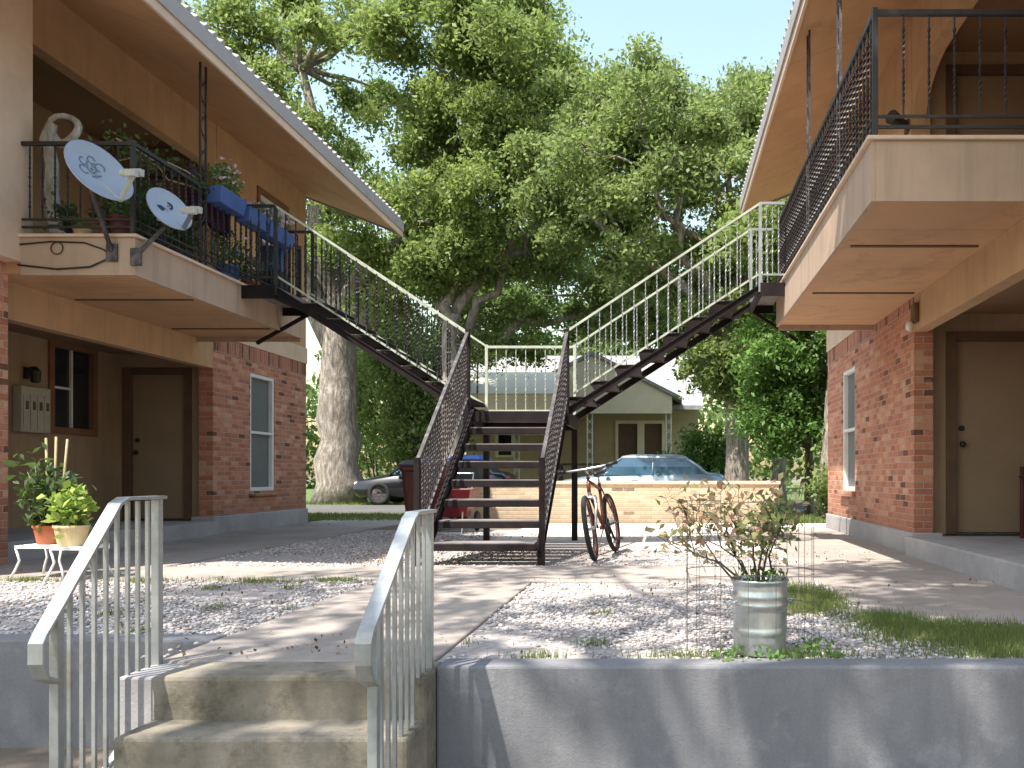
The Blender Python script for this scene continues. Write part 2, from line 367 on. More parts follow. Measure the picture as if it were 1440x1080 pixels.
class MB:
    def __init__(s):
        s.v = []; s.f = []
    def add(s, vs, fs):
        o = len(s.v)
        s.v.extend([tuple(p) for p in vs]); s.f.extend([tuple(i + o for i in f) for f in fs])
        return s
    def box(s, x0, x1, y0, y1, z0, z1):
        return s.add([(x0, y0, z0), (x1, y0, z0), (x1, y1, z0), (x0, y1, z0), (x0, y0, z1), (x1, y0, z1), (x1, y1, z1), (x0, y1, z1)],
                     [(0, 3, 2, 1), (4, 5, 6, 7), (0, 1, 5, 4), (1, 2, 6, 5), (2, 3, 7, 6), (3, 0, 4, 7)])
    def bar(s, p, q, w, h, up=(0, 0, 1)):
        p = Vector(p); q = Vector(q); d = (q - p).normalized(); up = Vector(up)
        if abs(d.dot(up)) > 0.98: up = Vector((0, 1, 0))
        a = d.cross(up).normalized() * (w / 2); b = a.cross(d).normalized() * (h / 2)
        vs = [p - a - b, p + a - b, p + a + b, p - a + b, q - a - b, q + a - b, q + a + b, q - a + b]
        return s.add(vs, [(0, 1, 2, 3), (7, 6, 5, 4), (0, 4, 5, 1), (1, 5, 6, 2), (2, 6, 7, 3), (3, 7, 4, 0)])
    def path(s, pts, rs, n=8, caps=True):
        pts = [Vector(p) for p in pts]
        if not isinstance(rs, (list, tuple)): rs = [rs] * len(pts)
        o = len(s.v); prev = None
        for i, p in enumerate(pts):
            d = (pts[min(i + 1, len(pts) - 1)] - pts[max(i - 1, 0)])
            d = d.normalized() if d.length > 1e-9 else Vector((0, 0, 1))
            if prev is None:
                a = d.orthogonal().normalized()
            else:
                a = (prev - d * prev.dot(d))
                a = a.normalized() if a.length > 1e-6 else d.orthogonal().normalized()
            prev = a; b = d.cross(a)
            for k in range(n):
                t = 2 * math.pi * k / n
                s.v.append(tuple(p + (a * math.cos(t) + b * math.sin(t)) * rs[i]))
        for i in range(len(pts) - 1):
            for k in range(n):
                k2 = (k + 1) % n
                s.f.append((o + i * n + k, o + i * n + k2, o + (i + 1) * n + k2, o + (i + 1) * n + k))
        if caps:
            s.f.append(tuple(o + k for k in reversed(range(n))))
            s.f.append(tuple(o + (len(pts) - 1) * n + k for k in range(n)))
        return s
    def tube(s, p, q, r, r2=None, n=8):
        return s.path([p, q], [r, r if r2 is None else r2], n)
    def loft(s, rings, caps=True, closed=False):
        o = len(s.v); n = len(rings[0])
        for r in rings: s.v.extend([tuple(p) for p in r])
        m = len(rings)
        for i in range(m if closed else m - 1):
            j = (i + 1) % m
            for k in range(n):
                k2 = (k + 1) % n
                s.f.append((o + i * n + k, o + i * n + k2, o + j * n + k2, o + j * n + k))
        if caps and not closed:
            s.f.append(tuple(o + k for k in reversed(range(n))))
            s.f.append(tuple(o + (m - 1) * n + k for k in range(n)))
        return s
    def lathe(s, prof, c=(0, 0, 0), n=24, mat=None, closed=False):
        rings = []
        for r, z in prof:
            ring = []
            for k in range(n):
                t = 2 * math.pi * k / n
                p = Vector((r * math.cos(t), r * math.sin(t), z))
                if mat is not None: p = mat @ p
                ring.append(p + Vector(c))
            rings.append(ring)
        return s.loft(rings, caps=not closed, closed=closed)
    def prism(s, pts, d):
        """pts: planar outline (3-D points), d: extrusion vector"""
        n = len(pts); d = Vector(d)
        vs = [Vector(p) for p in pts] + [Vector(p) + d for p in pts]
        fs = [tuple(reversed(range(n))), tuple(range(n, 2 * n))] + [(k, (k + 1) % n, n + (k + 1) % n, n + k) for k in range(n)]
        return s.add(vs, fs)
    def sphere(s, c, r, n=12, m=8, sc=(1, 1, 1)):
        prof = [(max(1e-4, r * math.sin(math.pi * i / m)), -r * math.cos(math.pi * i / m)) for i in range(m + 1)]
        return s.lathe(prof, c, n, Matrix.Diagonal((*sc, 1)).to_3x3())
    def build(s, name, mat, parent=None, smooth=False, bevel=0.0, loc=None, seg=2):
        off = WORLD.get(parent.name, Vector((0, 0, 0))) if parent else Vector((0, 0, 0))
        me = bpy.data.meshes.new(name)
        me.from_pydata([tuple(Vector(p) - off) for p in s.v], [], s.f)
        bm = bmesh.new(); bm.from_mesh(me)
        bmesh.ops.recalc_face_normals(bm, faces=bm.faces)
        bm.to_mesh(me); bm.free()
        if smooth:
            me.polygons.foreach_set('use_smooth', [True] * len(me.polygons))
        me.materials.append(mat if not isinstance(mat, str) else M[mat])
        o = bpy.data.objects.new(name, me)
        COL.objects.link(o)
        if parent:
            o.parent = parent
            if parent.name in WORLD: WORLD[o.name] = WORLD[parent.name]
        if loc: o.location = loc
        if bevel:
            b = o.modifiers.new('bevel', 'BEVEL'); b.width = bevel; b.segments = seg; b.limit_method = 'ANGLE'; b.angle_limit = R(40)
        if smooth and not bevel:
            pass
        return o

def tag(o, label, cat=None, group=None, kind=None):
    if label: o['label'] = label
    if cat: o['category'] = cat
    if group: o['group'] = group
    if kind: o['kind'] = kind
    return o

def thing(name, label, cat, loc=(0, 0, 0), group=None, world=True, rot=(0, 0, 0)):
    o = bpy.data.objects.new(name, None)
    o.empty_display_size = 0.2
    COL.objects.link(o); o.location = loc; o.rotation_euler = rot
    if world: WORLD[o.name] = Vector(loc)
    return tag(o, label, cat, group)

def structure(o):
    o['kind'] = 'structure'; return o

def copy_of(o, parent, loc=None, rot=None):
    c = o.copy(); COL.objects.link(c); c.parent = parent
    if loc is not None: c.location = loc
    if rot is not None: c.rotation_euler = rot
    if parent and parent.name in WORLD: WORLD[c.name] = WORLD[parent.name]
    return c

def raw_mesh(name, verts, faces, mat, parent=None, smooth=False):
    """fast numpy path: faces all the same length"""
    off = np.array(WORLD.get(parent.name, Vector((0, 0, 0)))) if parent else np.zeros(3)
    verts = np.asarray(verts, dtype=np.float32) - off.astype(np.float32)
    faces = np.asarray(faces, dtype=np.int32); k = faces.shape[1]
    me = bpy.data.meshes.new(name)
    me.vertices.add(len(verts)); me.vertices.foreach_set('co', verts.ravel())
    me.loops.add(faces.size); me.loops.foreach_set('vertex_index', faces.ravel())
    me.polygons.add(len(faces))
    me.polygons.foreach_set('loop_start', np.arange(0, faces.size, k, dtype=np.int32))
    me.polygons.foreach_set('loop_total', np.full(len(faces), k, dtype=np.int32))
    if smooth: me.polygons.foreach_set('use_smooth', np.ones(len(faces), dtype=bool))
    me.update(calc_edges=True); me.validate()
    me.materials.append(M[mat] if isinstance(mat, str) else mat)
    o = bpy.data.objects.new(name, me); COL.objects.link(o)
    if parent:
        o.parent = parent
        if parent.name in WORLD: WORLD[o.name] = WORLD[parent.name]
    return o

def leaf_quads(centres, size, aspect=0.5, up=0.5, var=0.4, bend=0.15):
    n = len(centres)
    d = rng.normal(size=(n, 3)); d[:, 2] -= 0.25; d /= np.linalg.norm(d, axis=1)[:, None]
    nn = rng.normal(size=(n, 3)); nn[:, 2] += up * 2.0
    s = np.cross(d, nn); s /= np.linalg.norm(s, axis=1)[:, None] + 1e-9
    nrm = np.cross(s, d)
    L = size * (1 + var * rng.uniform(-1, 1, n))[:, None]
    a = centres - d * L * 0.5; c = centres + d * L * 0.5 - nrm * L * bend
    mid = centres + d * L * 0.02
    b = mid + s * L * aspect * 0.5; e = mid - s * L * aspect * 0.5
    v = np.stack([a, b, c, e], axis=1).reshape(-1, 3)
    return v, np.arange(4 * n).reshape(n, 4)

def foliage(name, centres, size, mat, parent, **kw):
    v, f = leaf_quads(np.asarray(centres, dtype=float), size, **kw)
    return raw_mesh(name, v, f, mat, parent)

def blob_points(c, r, n, shell=0.0):
    d = rng.normal(size=(n, 3)); d /= np.linalg.norm(d, axis=1)[:, None]
    u = rng.uniform(shell ** 3, 1, n) ** (1 / 3)
    return np.asarray(c) + d * u[:, None] * np.asarray(r)

def jag(p, q, n, amp):
    p = Vector(p); q = Vector(q); out = []
    for i in range(n + 1):
        t = i / n; j = amp * math.sin(math.pi * t)
        out.append(p.lerp(q, t) + Vector((random.uniform(-j, j), random.uniform(-j, j), random.uniform(-j, j))))
    return out

def tree(name, label, base, trunk_h, trunk_r, crown_c, crown_r, n_clump, n_leaf, leaf, leafmat, barkmat='bark_grey',
         clump_r=1.0, lean=(0, 0), shell=0.35, flat=0.7, group=None, lobes=None, limbs=6, dense=None):
    """trunk with root flare, limbs that fork to leaf clumps, crown of single leaves"""
    t = thing(name, label, 'tree', base, group)
    b = Vector(base); top = b + Vector((lean[0], lean[1], trunk_h))
    mb = MB()
    k = 9
    pts, rs = [], []
    for i in range(k + 1):
        f = i / k
        p = b.lerp(top, f) + Vector((random.uniform(-1, 1), random.uniform(-1, 1), 0)) * trunk_r * 0.12 * (0 if i == 0 else 1)
        pts.append(p); rs.append(trunk_r * (1.0 - 0.32 * f) * (1 + 0.28 * math.exp(-f * 14)))
    pts[0] = b - Vector((0, 0, 0.1))
    mb.path(pts, rs, 14)
    tr = mb.build('trunk', barkmat, t, smooth=True)
    lobes = lobes or [(crown_c, crown_r, 1.0)]
    tot = sum(l[2] for l in lobes)
    boughs = []                                              # flattened sprays of foliage kept apart from each other
    for c, r, w in lobes:
        want = max(1, round(n_clump * w / tot)); got = []; sp = 1.05 * (4.19 * r[0] * r[1] * r[2] / want) ** (1 / 3)
        tries = 0
        while len(got) < want and tries < 4000:
            tries += 1
            q = blob_points(c, r, 1, shell)[0]
            if all(np.linalg.norm((q - g) / (1, 1, .7)) > sp for g in got): got.append(q)
            if tries % 300 == 0: sp *= 0.9
        boughs += got
    boughs = np.array(boughs)
    lm = MB(); heads = []
    for i in range(limbs):
        c, r, w = lobes[i % len(lobes)]
        e = blob_points(c, np.asarray(r) * 0.5, 1)[0]
        pl = jag(top - Vector((0, 0, trunk_h * random.uniform(0, 0.25))), e, 6, 0.45)
        lm.path(pl, [trunk_r * 0.55 * (1 - 0.7 * j / 6) for j in range(7)], 8)
        heads.extend(pl[2:])
    ha = np.array([list(h) for h in heads])
    P = []; per = n_leaf / len(boughs)
    for c in boughs:
        h = ha[np.argmin(np.linalg.norm(ha - c, axis=1))]
        pl = jag(h, c, 4, 0.22)
        lm.path(pl, [trunk_r * 0.17, trunk_r * 0.13, trunk_r * 0.1, trunk_r * 0.07, 0.02], 6)
        R0 = clump_r * random.uniform(0.7, 1.3)
        m = random.randint(6, 10); tilt = rng.normal(size=3) * .22
        for k in range(m):
            d = rng.normal(size=3); d /= np.linalg.norm(d); d *= rng.uniform(.35, 1.0)
            s_ = c + d * R0 * np.array([1, 1, flat * .6]); s_[2] += (tilt[0] * d[0] + tilt[1] * d[1]) * R0
            lm.path(jag(c, s_, 2, .06), [.022, .014, .006], 4)
            rr = R0 * rng.uniform(.22, .42)
            q = rng.normal(size=(int(per / m * rng.uniform(.5, 1.5)), 3)) * rr * np.array([.75, .75, .5])
            q[:, 2] -= (q[:, 0] ** 2 + q[:, 1] ** 2) / rr * .25          # sprays droop at the rim
            P.append(s_ + q)
    lm.build('limbs', barkmat, t, smooth=True)
    P = np.concatenate(P)
    foliage('crown', P, leaf, leafmat, t)
    return t

# ================================================================== the ground
LOW = -0.53
g = MB().add([(-400, 4.26, -0.02), (-2.1, 4.26, -0.02), (-2.1, 3.62, -0.02), (400, 3.62, -0.02), (400, 900, -0.02), (-400, 900, -0.02)], [(0, 1, 2, 3, 4, 5)])
structure(g.build('ground', 'dirt'))
g = MB().add([(-60, -60, LOW), (60, -60, LOW), (60, 4.3, LOW), (-60, 4.3, LOW)], [(0, 1, 2, 3)])
structure(g.build('lower_ground', 'dirt'))
g = MB().add([(-60, 15.3, -0.012), (60, 15.3, -0.012), (60, 120, -0.012), (-60, 120, -0.012)], [(0, 1, 2, 3)])
structure(g.build('lawn', 'turf'))
g = MB().add([(-60, 18.0, -0.004), (60, 18.0, -0.004), (60, 24.0, -0.004), (-60, 24.0, -0.004)], [(0, 1, 2, 3)])
structure(g.build('street', 'road'))
mb = MB()
mb.box(-2.2, -1.0, 3.705, 5.0, -0.16, 0.0); mb.box(-2.2, -1.0, 5.008, 6.5, -0.16, 0.002)
structure(mb.build('walkway', 'walk', bevel=0.012))
mb = MB()
mb.box(-6.05, -2.21, 6.62, 7.6, -0.16, 0.0); mb.box(-2.2, 0.2, 6.508, 7.62, -0.16, 0.004); mb.box(0.21, 2.55, 6.5, 7.6, -0.16, 0.0)
structure(mb.build('cross_walkway', 'walk', bevel=0.012))
mb = MB()
mb.box(-6.19, -4.45, 7.61, 11.0, -0.16, 0.0); mb.box(-6.19, -4.45, 11.01, 16.5, -0.16, 0.004)
structure(mb.build('side_walkway', 'walk', bevel=0.012))
mb = MB()
mb.prism([(1.2, 5.4, -0.16), (1.45, 4.75, -0.16), (2.5, 4.6, -0.16), (2.5, 6.49, -0.16), (1.2, 6.49, -0.16)], (0, 0, 0.16))
mb.box(1.3, 2.56, 7.61, 13.6, -0.16, -0.003)
structure(mb.build('side_walkway', 'walk', bevel=0.012))
mb = MB(); mb.box(-2.2, 1.29, 9.4, 14.7, -0.16, -0.006); mb.box(1.31, 4.5, 13.62, 14.7, -0.16, -0.008)
structure(mb.build('paved_yard', 'pad', bevel=0.01))

# retaining walls and front steps: things of their own
t = thing('retaining_wall', 'blue grey rendered retaining wall below the bucket planter', 'retaining wall', (4, 3.6, LOW))
mb = MB(); mb.box(-0.955, 14, 3.58, 3.74, LOW - 0.1, 0.005)
mb.build('wall_face', 'wall_grey', t, bevel=0.012)
t = thing('retaining_wall', 'pale grey rendered retaining wall behind the left handrail', 'retaining wall', (-6, 4.2, LOW))
mb = MB(); mb.box(-16, -2.215, 4.18, 4.34, LOW - 0.1, 0.0)
mb.build('wall_face', 'wall_grey', t, bevel=0.012)
mb = MB(); mb.box(-2.21, -2.06, 3.45, 4.34, LOW - 0.1, -0.012)
mb.build('wing', 'base', t, bevel=0.01)
t = thing('front_steps', 'stained concrete steps between the two metal handrails', 'steps', (-1.5, 3.2, LOW))
for i in range(3):
    mb = MB()
    z1 = -0.175 * (i + 1); y1 = 3.44 - 0.25 * i
    mb.box(-2.06 - 0.045 * i, -0.957, y1 - 0.255, y1 - 0.004, LOW - 0.1, z1)
    mb.build('step', 'step', t, bevel=0.016)
mb = MB(); mb.box(-2.055, -0.957, 3.418, 3.70, LOW - 0.1, -0.0)
mb.build('top_step', 'step', t, bevel=0.018)

mb = MB()
for i, (a, b, c, d) in enumerate(((-16, -2.202, 4.34, 6.62), (-0.995, 2.5, 3.74, 6.5), (-4.445, -2.0, 7.6, 13.0), (-2.0, 1.3, 7.62, 9.4))):
    mb.add([(a, c, -0.014 + i * .0006), (b, c, -0.014 + i * .0006), (b, d, -0.014 + i * .0006), (a, d, -0.014 + i * .0006)], [(0, 1, 2, 3)])
structure(mb.build('gravel_bed', 'fines'))
# gravel, litter, grass: uncountable stuff
def stones(name, n, region, smin, smax, mat='stone', z=-0.012, keep=None):
    bm = bmesh.new(); bmesh.ops.create_icosphere(bm, subdivisions=1, radius=1)
    bv = np.array([v.co[:] for v in bm.verts]); bf = np.array([[v.index for v in f.verts] for f in bm.faces]); bm.free()
    P = []
    for (x0, x1, y0, y1), w in region:
        P.append(np.stack([rng.uniform(x0, x1, int(n * w)), rng.uniform(y0, y1, int(n * w))], 1))
    P = np.concatenate(P)
    if keep is not None: P = P[keep(P)]
    n = len(P)
    s = rng.uniform(smin, smax, n) ** 1.0
    sc = np.stack([s * rng.uniform(0.7, 1.3, n), s * rng.uniform(0.7, 1.3, n), s * rng.uniform(0.4, 0.75, n)], 1)
    ang = rng.uniform(0, 6.28, n); ca, sa = np.cos(ang), np.sin(ang)
    jit = 1 + rng.uniform(-0.28, 0.28, (n, len(bv), 1))
    v = bv[None] * jit * sc[:, None, :]
    x = v[..., 0] * ca[:, None] - v[..., 1] * sa[:, None]; y = v[..., 0] * sa[:, None] + v[..., 1] * ca[:, None]
    v = np.stack([x + P[:, 0:1], y + P[:, 1:2], v[..., 2] + z + sc[:, 2:3] * 0.4], 2)
    f = (bf[None] + (np.arange(n) * len(bv))[:, None, None]).reshape(-1, 3)
    return raw_mesh(name, v.reshape(-1, 3), f, mat)

def lump(P, s=1.1, t=0.0):
    return np.sin(P[:, 0] * 2.3 * s + 1.3 * np.sin(P[:, 1] * 1.7 * s)) + np.sin(P[:, 1] * 2.9 * s + 1.1 * np.sin(P[:, 0] * 2.1 * s)) + rng.normal(size=len(P)) * 0.5 > t

o = stones('gravel', 30000, [((-6.0, -2.22, 4.35, 6.6), .42), ((-0.98, 1.2, 3.76, 6.48), .36), ((1.2, 2.5, 3.76, 4.7), .1), ((-4.43, -2.3, 7.65, 12.5), .26), ((-2.2, 1.25, 7.66, 9.38), .16), ((-2.35, -2.0, 3.8, 6.5), .012), ((-1.15, -.9, 3.8, 6.5), .012), ((-5, 1.2, 6.4, 6.95), .014)],
           0.004, 0.015, keep=lambda P: lump(P, 1.0, -0.8))
tag(o, 'pale limestone gravel in the courtyard beds', None, None, 'stuff')

def flat_leaves(n, region, size, keep=None, z=0.006):
    P = np.concatenate([np.stack([rng.uniform(a, b, int(n * w)), rng.uniform(c, d, int(n * w)), np.full(int(n * w), z)], 1) for (a, b, c, d), w in region])
    if keep is not None: P = P[keep(P)]
    P[:, 2] += rng.uniform(0, 0.02, len(P))
    return leaf_quads(P, size, aspect=0.6, up=3.0)
v, f = flat_leaves(6000, [((-6, 2.5, 3.7, 7.6), .45), ((-4.4, 2.4, 7.6, 12), .4), ((-4.4, -2.3, 7.6, 9.5), .3), ((-2.1, 1.0, 7.6, 9.3), .2), ((-6, 5, 13, 16),   .15)], 0.024, keep=lambda P: lump(P, .8, 0.6))
tag(raw_mesh('fallen_leaves', v, f, 'litter'), 'brown fallen leaves scattered over the courtyard', None, None, 'stuff')

def blades(n, region, h, keep=None, w=0.006, P=None):
    if P is None: P = np.concatenate([np.stack([rng.uniform(a, b, int(n * q)), rng.uniform(c, d, int(n * q))], 1) for (a, b, c, d), q in region])
    if keep is not None: P = P[keep(P)]
    n = len(P); a = rng.uniform(0, 6.28, n); hh = h * rng.uniform(0.4, 1.2, n); ln = hh * rng.uniform(0.1, 0.9, n); b2 = rng.uniform(0, 6.28, n)
    z0 = np.full(n, -0.02)
    p0 = np.stack([P[:, 0] - w * np.cos(a), P[:, 1] - w * np.sin(a), z0], 1); p1 = np.stack([P[:, 0] + w * np.cos(a), P[:, 1] + w * np.sin(a), z0], 1)
    tip = np.stack([P[:, 0] + ln * np.cos(b2), P[:, 1] + ln * np.sin(b2), hh], 1)
    return np.stack([p0, p1, tip], 1).reshape(-1, 3), np.arange(3 * n).reshape(n, 3)
def tufts(spots):
    return np.concatenate([np.stack([rng.normal(x, a, n), rng.normal(y, b, n)], 1) for x, y, a, b, n in spots])
sp_ = [(1.5, 4.35, .22, .2, 7000), (1.95, 4.2, .25, .16, 7000), (1.25, 4.75, .1, .14, 2500), (.98, 5.7, .1, .3, 4500), (.85, 5.2, .12, .14, 1500), (.6, 3.83, .16, .03, 420), (.1, 3.82, .12, .025, 200), (-.55, 3.82, .07, .025, 120), (1.75, 3.85, .3, .05, 1300)]
sp_ += [(x, 6.58 + .03 * math.sin(x * 5), .1, .04, random.choice((60, 120, 330))) for x in np.arange(-5.8, -2.4, .3)]
sp_ += [(random.uniform(-5.5, 1.1), random.uniform(3.9, 6.3), .04, .04, 60) for _ in range(26)]
Pt = tufts(sp_); Pt = Pt[(Pt[:, 1] > 3.765) & ~((Pt[:, 0] > -2.25) & (Pt[:, 0] < -.97)) & ~((Pt[:, 0] < -2.2) & (Pt[:, 1] < 4.36)) & ~((Pt[:, 1] > 6.66) & (Pt[:, 1] < 7.6))]
v1, f1 = blades(0, [], 0.036, keep=None, w=0.0032, P=Pt)
v2, f2 = blades(26000, [((-12, -3, 15.4, 18), .55), ((1.5, 6, 14.8, 18), .3), ((-12, -2, 24.05, 27), .15)], 0.07, w=0.012)
raw = raw_mesh('grass', np.concatenate([v1, v2]), np.concatenate([f1, f2 + len(v1)]), 'grass')
tag(raw, 'green grass tufts in the gravel and lawn beyond', None, None, 'stuff')

# ================================================================== iron bars shared by railings
def twisted_bar_mesh(h, w, mat, turns=3.0, knuckles=True, n=18, name='baluster'):
    mb = MB(); rings = []
    for i in range(n + 1):
        f = i / n; z = h * f
        a = 0.0 if f < 0.12 or f > 0.88 else (f - 0.12) / 0.76 * turns * 2 * math.pi
        r = w * 0.707 * (1.0 + (0.55 * abs(math.sin(a)) if knuckles and 0.12 < f < 0.88 else 0))
        rings.append([(r * math.cos(a + math.pi / 4 + k * math.pi / 2), r * math.sin(a + math.pi / 4 + k * math.pi / 2), z) for k in range(4)])
    mb.loft(rings)
    me = bpy.data.meshes.new(name); me.from_pydata(mb.v, [], mb.f); me.materials.append(M[mat])
    return me
_bars = {}
def bars(parent, mat, places, w=0.013, turns=3.0, knuckles=True, name='baluster'):
    """vertical bars: places = [(x, y, z0, z1)], each a child object of its own"""
    off = WORLD.get(parent.name, Vector((0, 0, 0)))
    for x, y, z0, z1 in places:
        key = (round(z1 - z0, 3), w, mat, turns, knuckles)
        if key not in _bars: _bars[key] = twisted_bar_mesh(z1 - z0, w, mat, turns, knuckles)
        o = bpy.data.objects.new(name, _bars[key]); COL.objects.link(o)
        o.parent = parent; o.location = Vector((x, y, z0)) - off

def wall_x(mb, x0, x1, y0, y1, z0, z1, holes=()):
    """wall whose face looks along x, with rectangular openings (ya, yb, za, zb)"""
    ys = sorted({y0, y1, *[h[0] for h in holes], *[h[1] for h in holes]})
    for a, b in zip(ys, ys[1:]):
        hs = [h for h in holes if h[0] <= a and h[1] >= b]
        z = z0
        for h in sorted(hs, key=lambda h: h[2]):
            if h[2] > z: mb.box(x0, x1, a, b, z, h[2])
            z = h[3]
        if z < z1: mb.box(x0, x1, a, b, z, z1)
    return mb
def wall_y(mb, y0, y1, x0, x1, z0, z1, holes=()):
    xs = sorted({x0, x1, *[h[0] for h in holes], *[h[1] for h in holes]})
    for a, b in zip(xs, xs[1:]):
        hs = [h for h in holes if h[0] <= a and h[1] >= b]
        z = z0
        for h in sorted(hs, key=lambda h: h[2]):
            if h[2] > z: mb.box(a, b, y0, y1, z, h[2])
            z = h[3]
        if z < z1: mb.box(a, b, y0, y1, z, z1)
    return mb

# ================================================================== the two apartment buildings
def apartment(s, label, xw, xb, xe, xback, y_near, y_start, y_bal0, y_bal1, y_brick, y_end, y_roof, zs, zf, win, upwin, base_h, near_x):
    """s: -1 left, +1 right; x distances are measured away from the courtyard axis"""
    T = thing('apartment_building', label, 'apartment building', (s * (xw + 1.5), (y_near + y_end) / 2, 0))
    sx = lambda a, b: (min(s * a, s * b), max(s * a, s * b))
    def B(mb, a, b, y0, y1, z0, z1):
        x = sx(a, b); return mb.box(x[0], x[1], y0, y1, z0, z1)
    zb = zs + 0.1                                           # top of the brick
    yw = y_brick + 0.18                                     # the wall that closes porch and upper gallery
    # foundation
    mb = MB(); B(mb, xw - 0.03, xw + 0.3, y_brick - 0.02, y_end + 0.02, -0.1, base_h); mb.build('foundation', 'base', T, bevel=0.015)
    mb = MB(); B(mb, xw - 0.1, xback + 0.05, y_start, y_brick - 0.03, -0.1, 0.19); mb.build('porch_slab', 'base', T, bevel=0.015)
    # brick storey
    mb = MB(); x = sx(xw, xw + 0.2); wall_x(mb, x[0], x[1], y_brick, y_end, base_h, zb - 0.22, [win]); mb.build('brick_wall', 'brick', T)
    mb = MB(); B(mb, xw - 0.006, xw + 0.2, y_brick, y_end, zb - 0.219, zb); mb.build('brick_soldier_course', 'soldier', T)
    mb = MB(); B(mb, xw - 0.02, xw + 0.2, y_bal1 + 0.01, y_end + 0.01, zb + 0.002, zf + 0.05); mb.build('pale_band', 'band', T)
    # porch: end wall with door, back wall, beam, ceiling
    dx0, dx1 = xw + 0.45, xw + 1.3
    x = sx(dx0, dx1); hole = (x[0], x[1], 0.19, 2.27)
    xx = sx(xw + 0.003, xback)
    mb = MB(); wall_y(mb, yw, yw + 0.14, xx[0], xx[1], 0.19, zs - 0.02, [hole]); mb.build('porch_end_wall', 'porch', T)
    def door(z, hole):
        d = MB(); d.box(hole[0] + 0.05, hole[1] - 0.05, yw + 0.05, yw + 0.09, z + 0.02, hole[3] - 0.04)
        o = d.build('door', 'tan', T, bevel=0.006)
        f = MB()
        f.box(hole[0] - 0.06, hole[0] + 0.05, yw - 0.02, yw + 0.1, z, hole[3] + 0.05); f.box(hole[1] - 0.05, hole[1] + 0.06, yw - 0.02, yw + 0.1, z, hole[3] + 0.05)
        f.box(hole[0] + 0.051, hole[1] - 0.051, yw - 0.02, yw + 0.1, hole[3] - 0.04, hole[3] + 0.05)
        f.build('door_frame', 'dark_trim', o, bevel=0.005)
        k = MB(); kx = hole[0] + 0.12; k.sphere((kx, yw + 0.0, z + 0.95), 0.032, 12, 8); k.tube((kx, yw + 0.0, z + 0.95), (kx, yw + 0.05, z + 0.95), 0.014)
        k.build('handle', 'black', o, smooth=True)
        k = MB(); k.lathe([(0.03, 0), (0.03, 0.02)], (kx, yw + 0.05, z + 1.12), 12, Matrix.Rotation(R(90), 3, 'X')); k.build('deadbolt', 'black', o)
        for hz in (0.25, 1.0, 1.75): k = MB(); k.tube((hole[1] - 0.052, yw + 0.045, z + hz), (hole[1] - 0.052, yw + 0.045, z + hz + 0.1), 0.009, n=8); k.build('hinge', 'post_grey', o)
        k = MB(); k.box(hole[0] + 0.052, hole[1] - 0.052, yw - 0.03, yw + 0.1, z + 0.001, z + 0.018); k.build('threshold', 'post_grey', o)
        w = MB(); w.box(hole[0] - 0.1, hole[1] + 0.1, yw + 0.15, yw + 0.2, z, hole[3] + 0.1)
    door(0.19, hole)
    bw = [(10.75, 11.5, 1.42, 2.45)] if s < 0 else []
    mb = MB(); x = sx(xback, xback + 0.14); wall_x(mb, x[0], x[1], y_start, yw, 0.19, zs - 0.02, bw); mb.build('porch_back_wall', 'porch', T)
    mb = MB(); B(mb, xw + 0.002, xw + 0.14, y_start, y_brick, zs - 0.36, zs - 0.002); mb.build('porch_beam', 'siding', T)
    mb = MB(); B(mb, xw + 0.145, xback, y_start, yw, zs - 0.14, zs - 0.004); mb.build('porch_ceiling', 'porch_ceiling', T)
    # balcony
    mb = MB(); B(mb, xb + 0.03, xback, y_bal0 + 0.03, y_bal1 - 0.02, zs, zf - 0.02); mb.build('balcony_deck', 'soffit', T)
    mb = MB(); B(mb, xb, xb + 0.028, y_bal0, y_bal1, zs - 0.02, zf); B(mb, xb + 0.029, near_x + (0.9 if s > 0 else 0), y_bal0, y_bal0 + 0.028, zs - 0.02, zf)
    B(mb, xb + 0.029, xw, y_bal1 - 0.018, y_bal1 + 0.01, zs - 0.06, zf)
    mb.build('balcony_fascia', 'fascia', T)
    mb = MB(); B(mb, xb - 0.03, xw + 0.1, y_bal0 - 0.03, y_bal1 + 0.02, zf + 0.002, zf + 0.03); mb.build('deck_edge', 'band', T, bevel=0.006)
    for yy in np.arange(y_bal0 + 1.15, y_bal1 - 0.4, 1.75):
        mb = MB(); B(mb, xb + 0.12, xw - 0.06, yy, yy + 0.035, zs - 0.012, zs + 0.002); mb.build('soffit_batten', 'dark_trim', T)
    # upper storey
    zt = 5.06 + 0.39 * (xw - xe)
    x = sx(xw + 0.002, xw + 0.2); mb = MB(); wall_x(mb, x[0], x[1], y_brick + 0.1, y_end, zf + 0.052, zt + 0.05, [upwin] if upwin else []); mb.build('upper_wall', 'siding', T)
    mb = MB(); B(mb, xw + 0.01, xw + 0.16, y_start, y_brick + 0.1, zt - 0.62, zt + 0.02)
    hx = 0.012
    if s > 0:                                                # rounded haunch where the gallery beam meets the wall
        n = 8; z0 = zt - 0.62; y0 = y_brick + 0.098
        pts = [(s * (xw + hx), y0, z0 - 0.002)] + [(s * (xw + hx), y0 - 0.8 + 0.8 * math.sin(R(90) * i / n), z0 - 0.002 - 0.5 * (1 - math.cos(R(90) * i / n))) for i in range(n + 1)]
        mb.prism(pts, (0.14, 0, 0))
    mb.build('gallery_beam', 'siding', T)
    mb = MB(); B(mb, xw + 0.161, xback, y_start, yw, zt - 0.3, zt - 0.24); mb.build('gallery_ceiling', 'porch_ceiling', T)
    hole2 = (hole[0], hole[1], zf + 0.03, zf + 2.05)
    mb = MB(); wall_y(mb, yw, yw + 0.14, xx[0] + (0.2 if s > 0 else 0), xx[1] - (0.2 if s < 0 else 0), zf, zt + 0.02, [hole2]); mb.build('gallery_end_wall', 'porch', T)
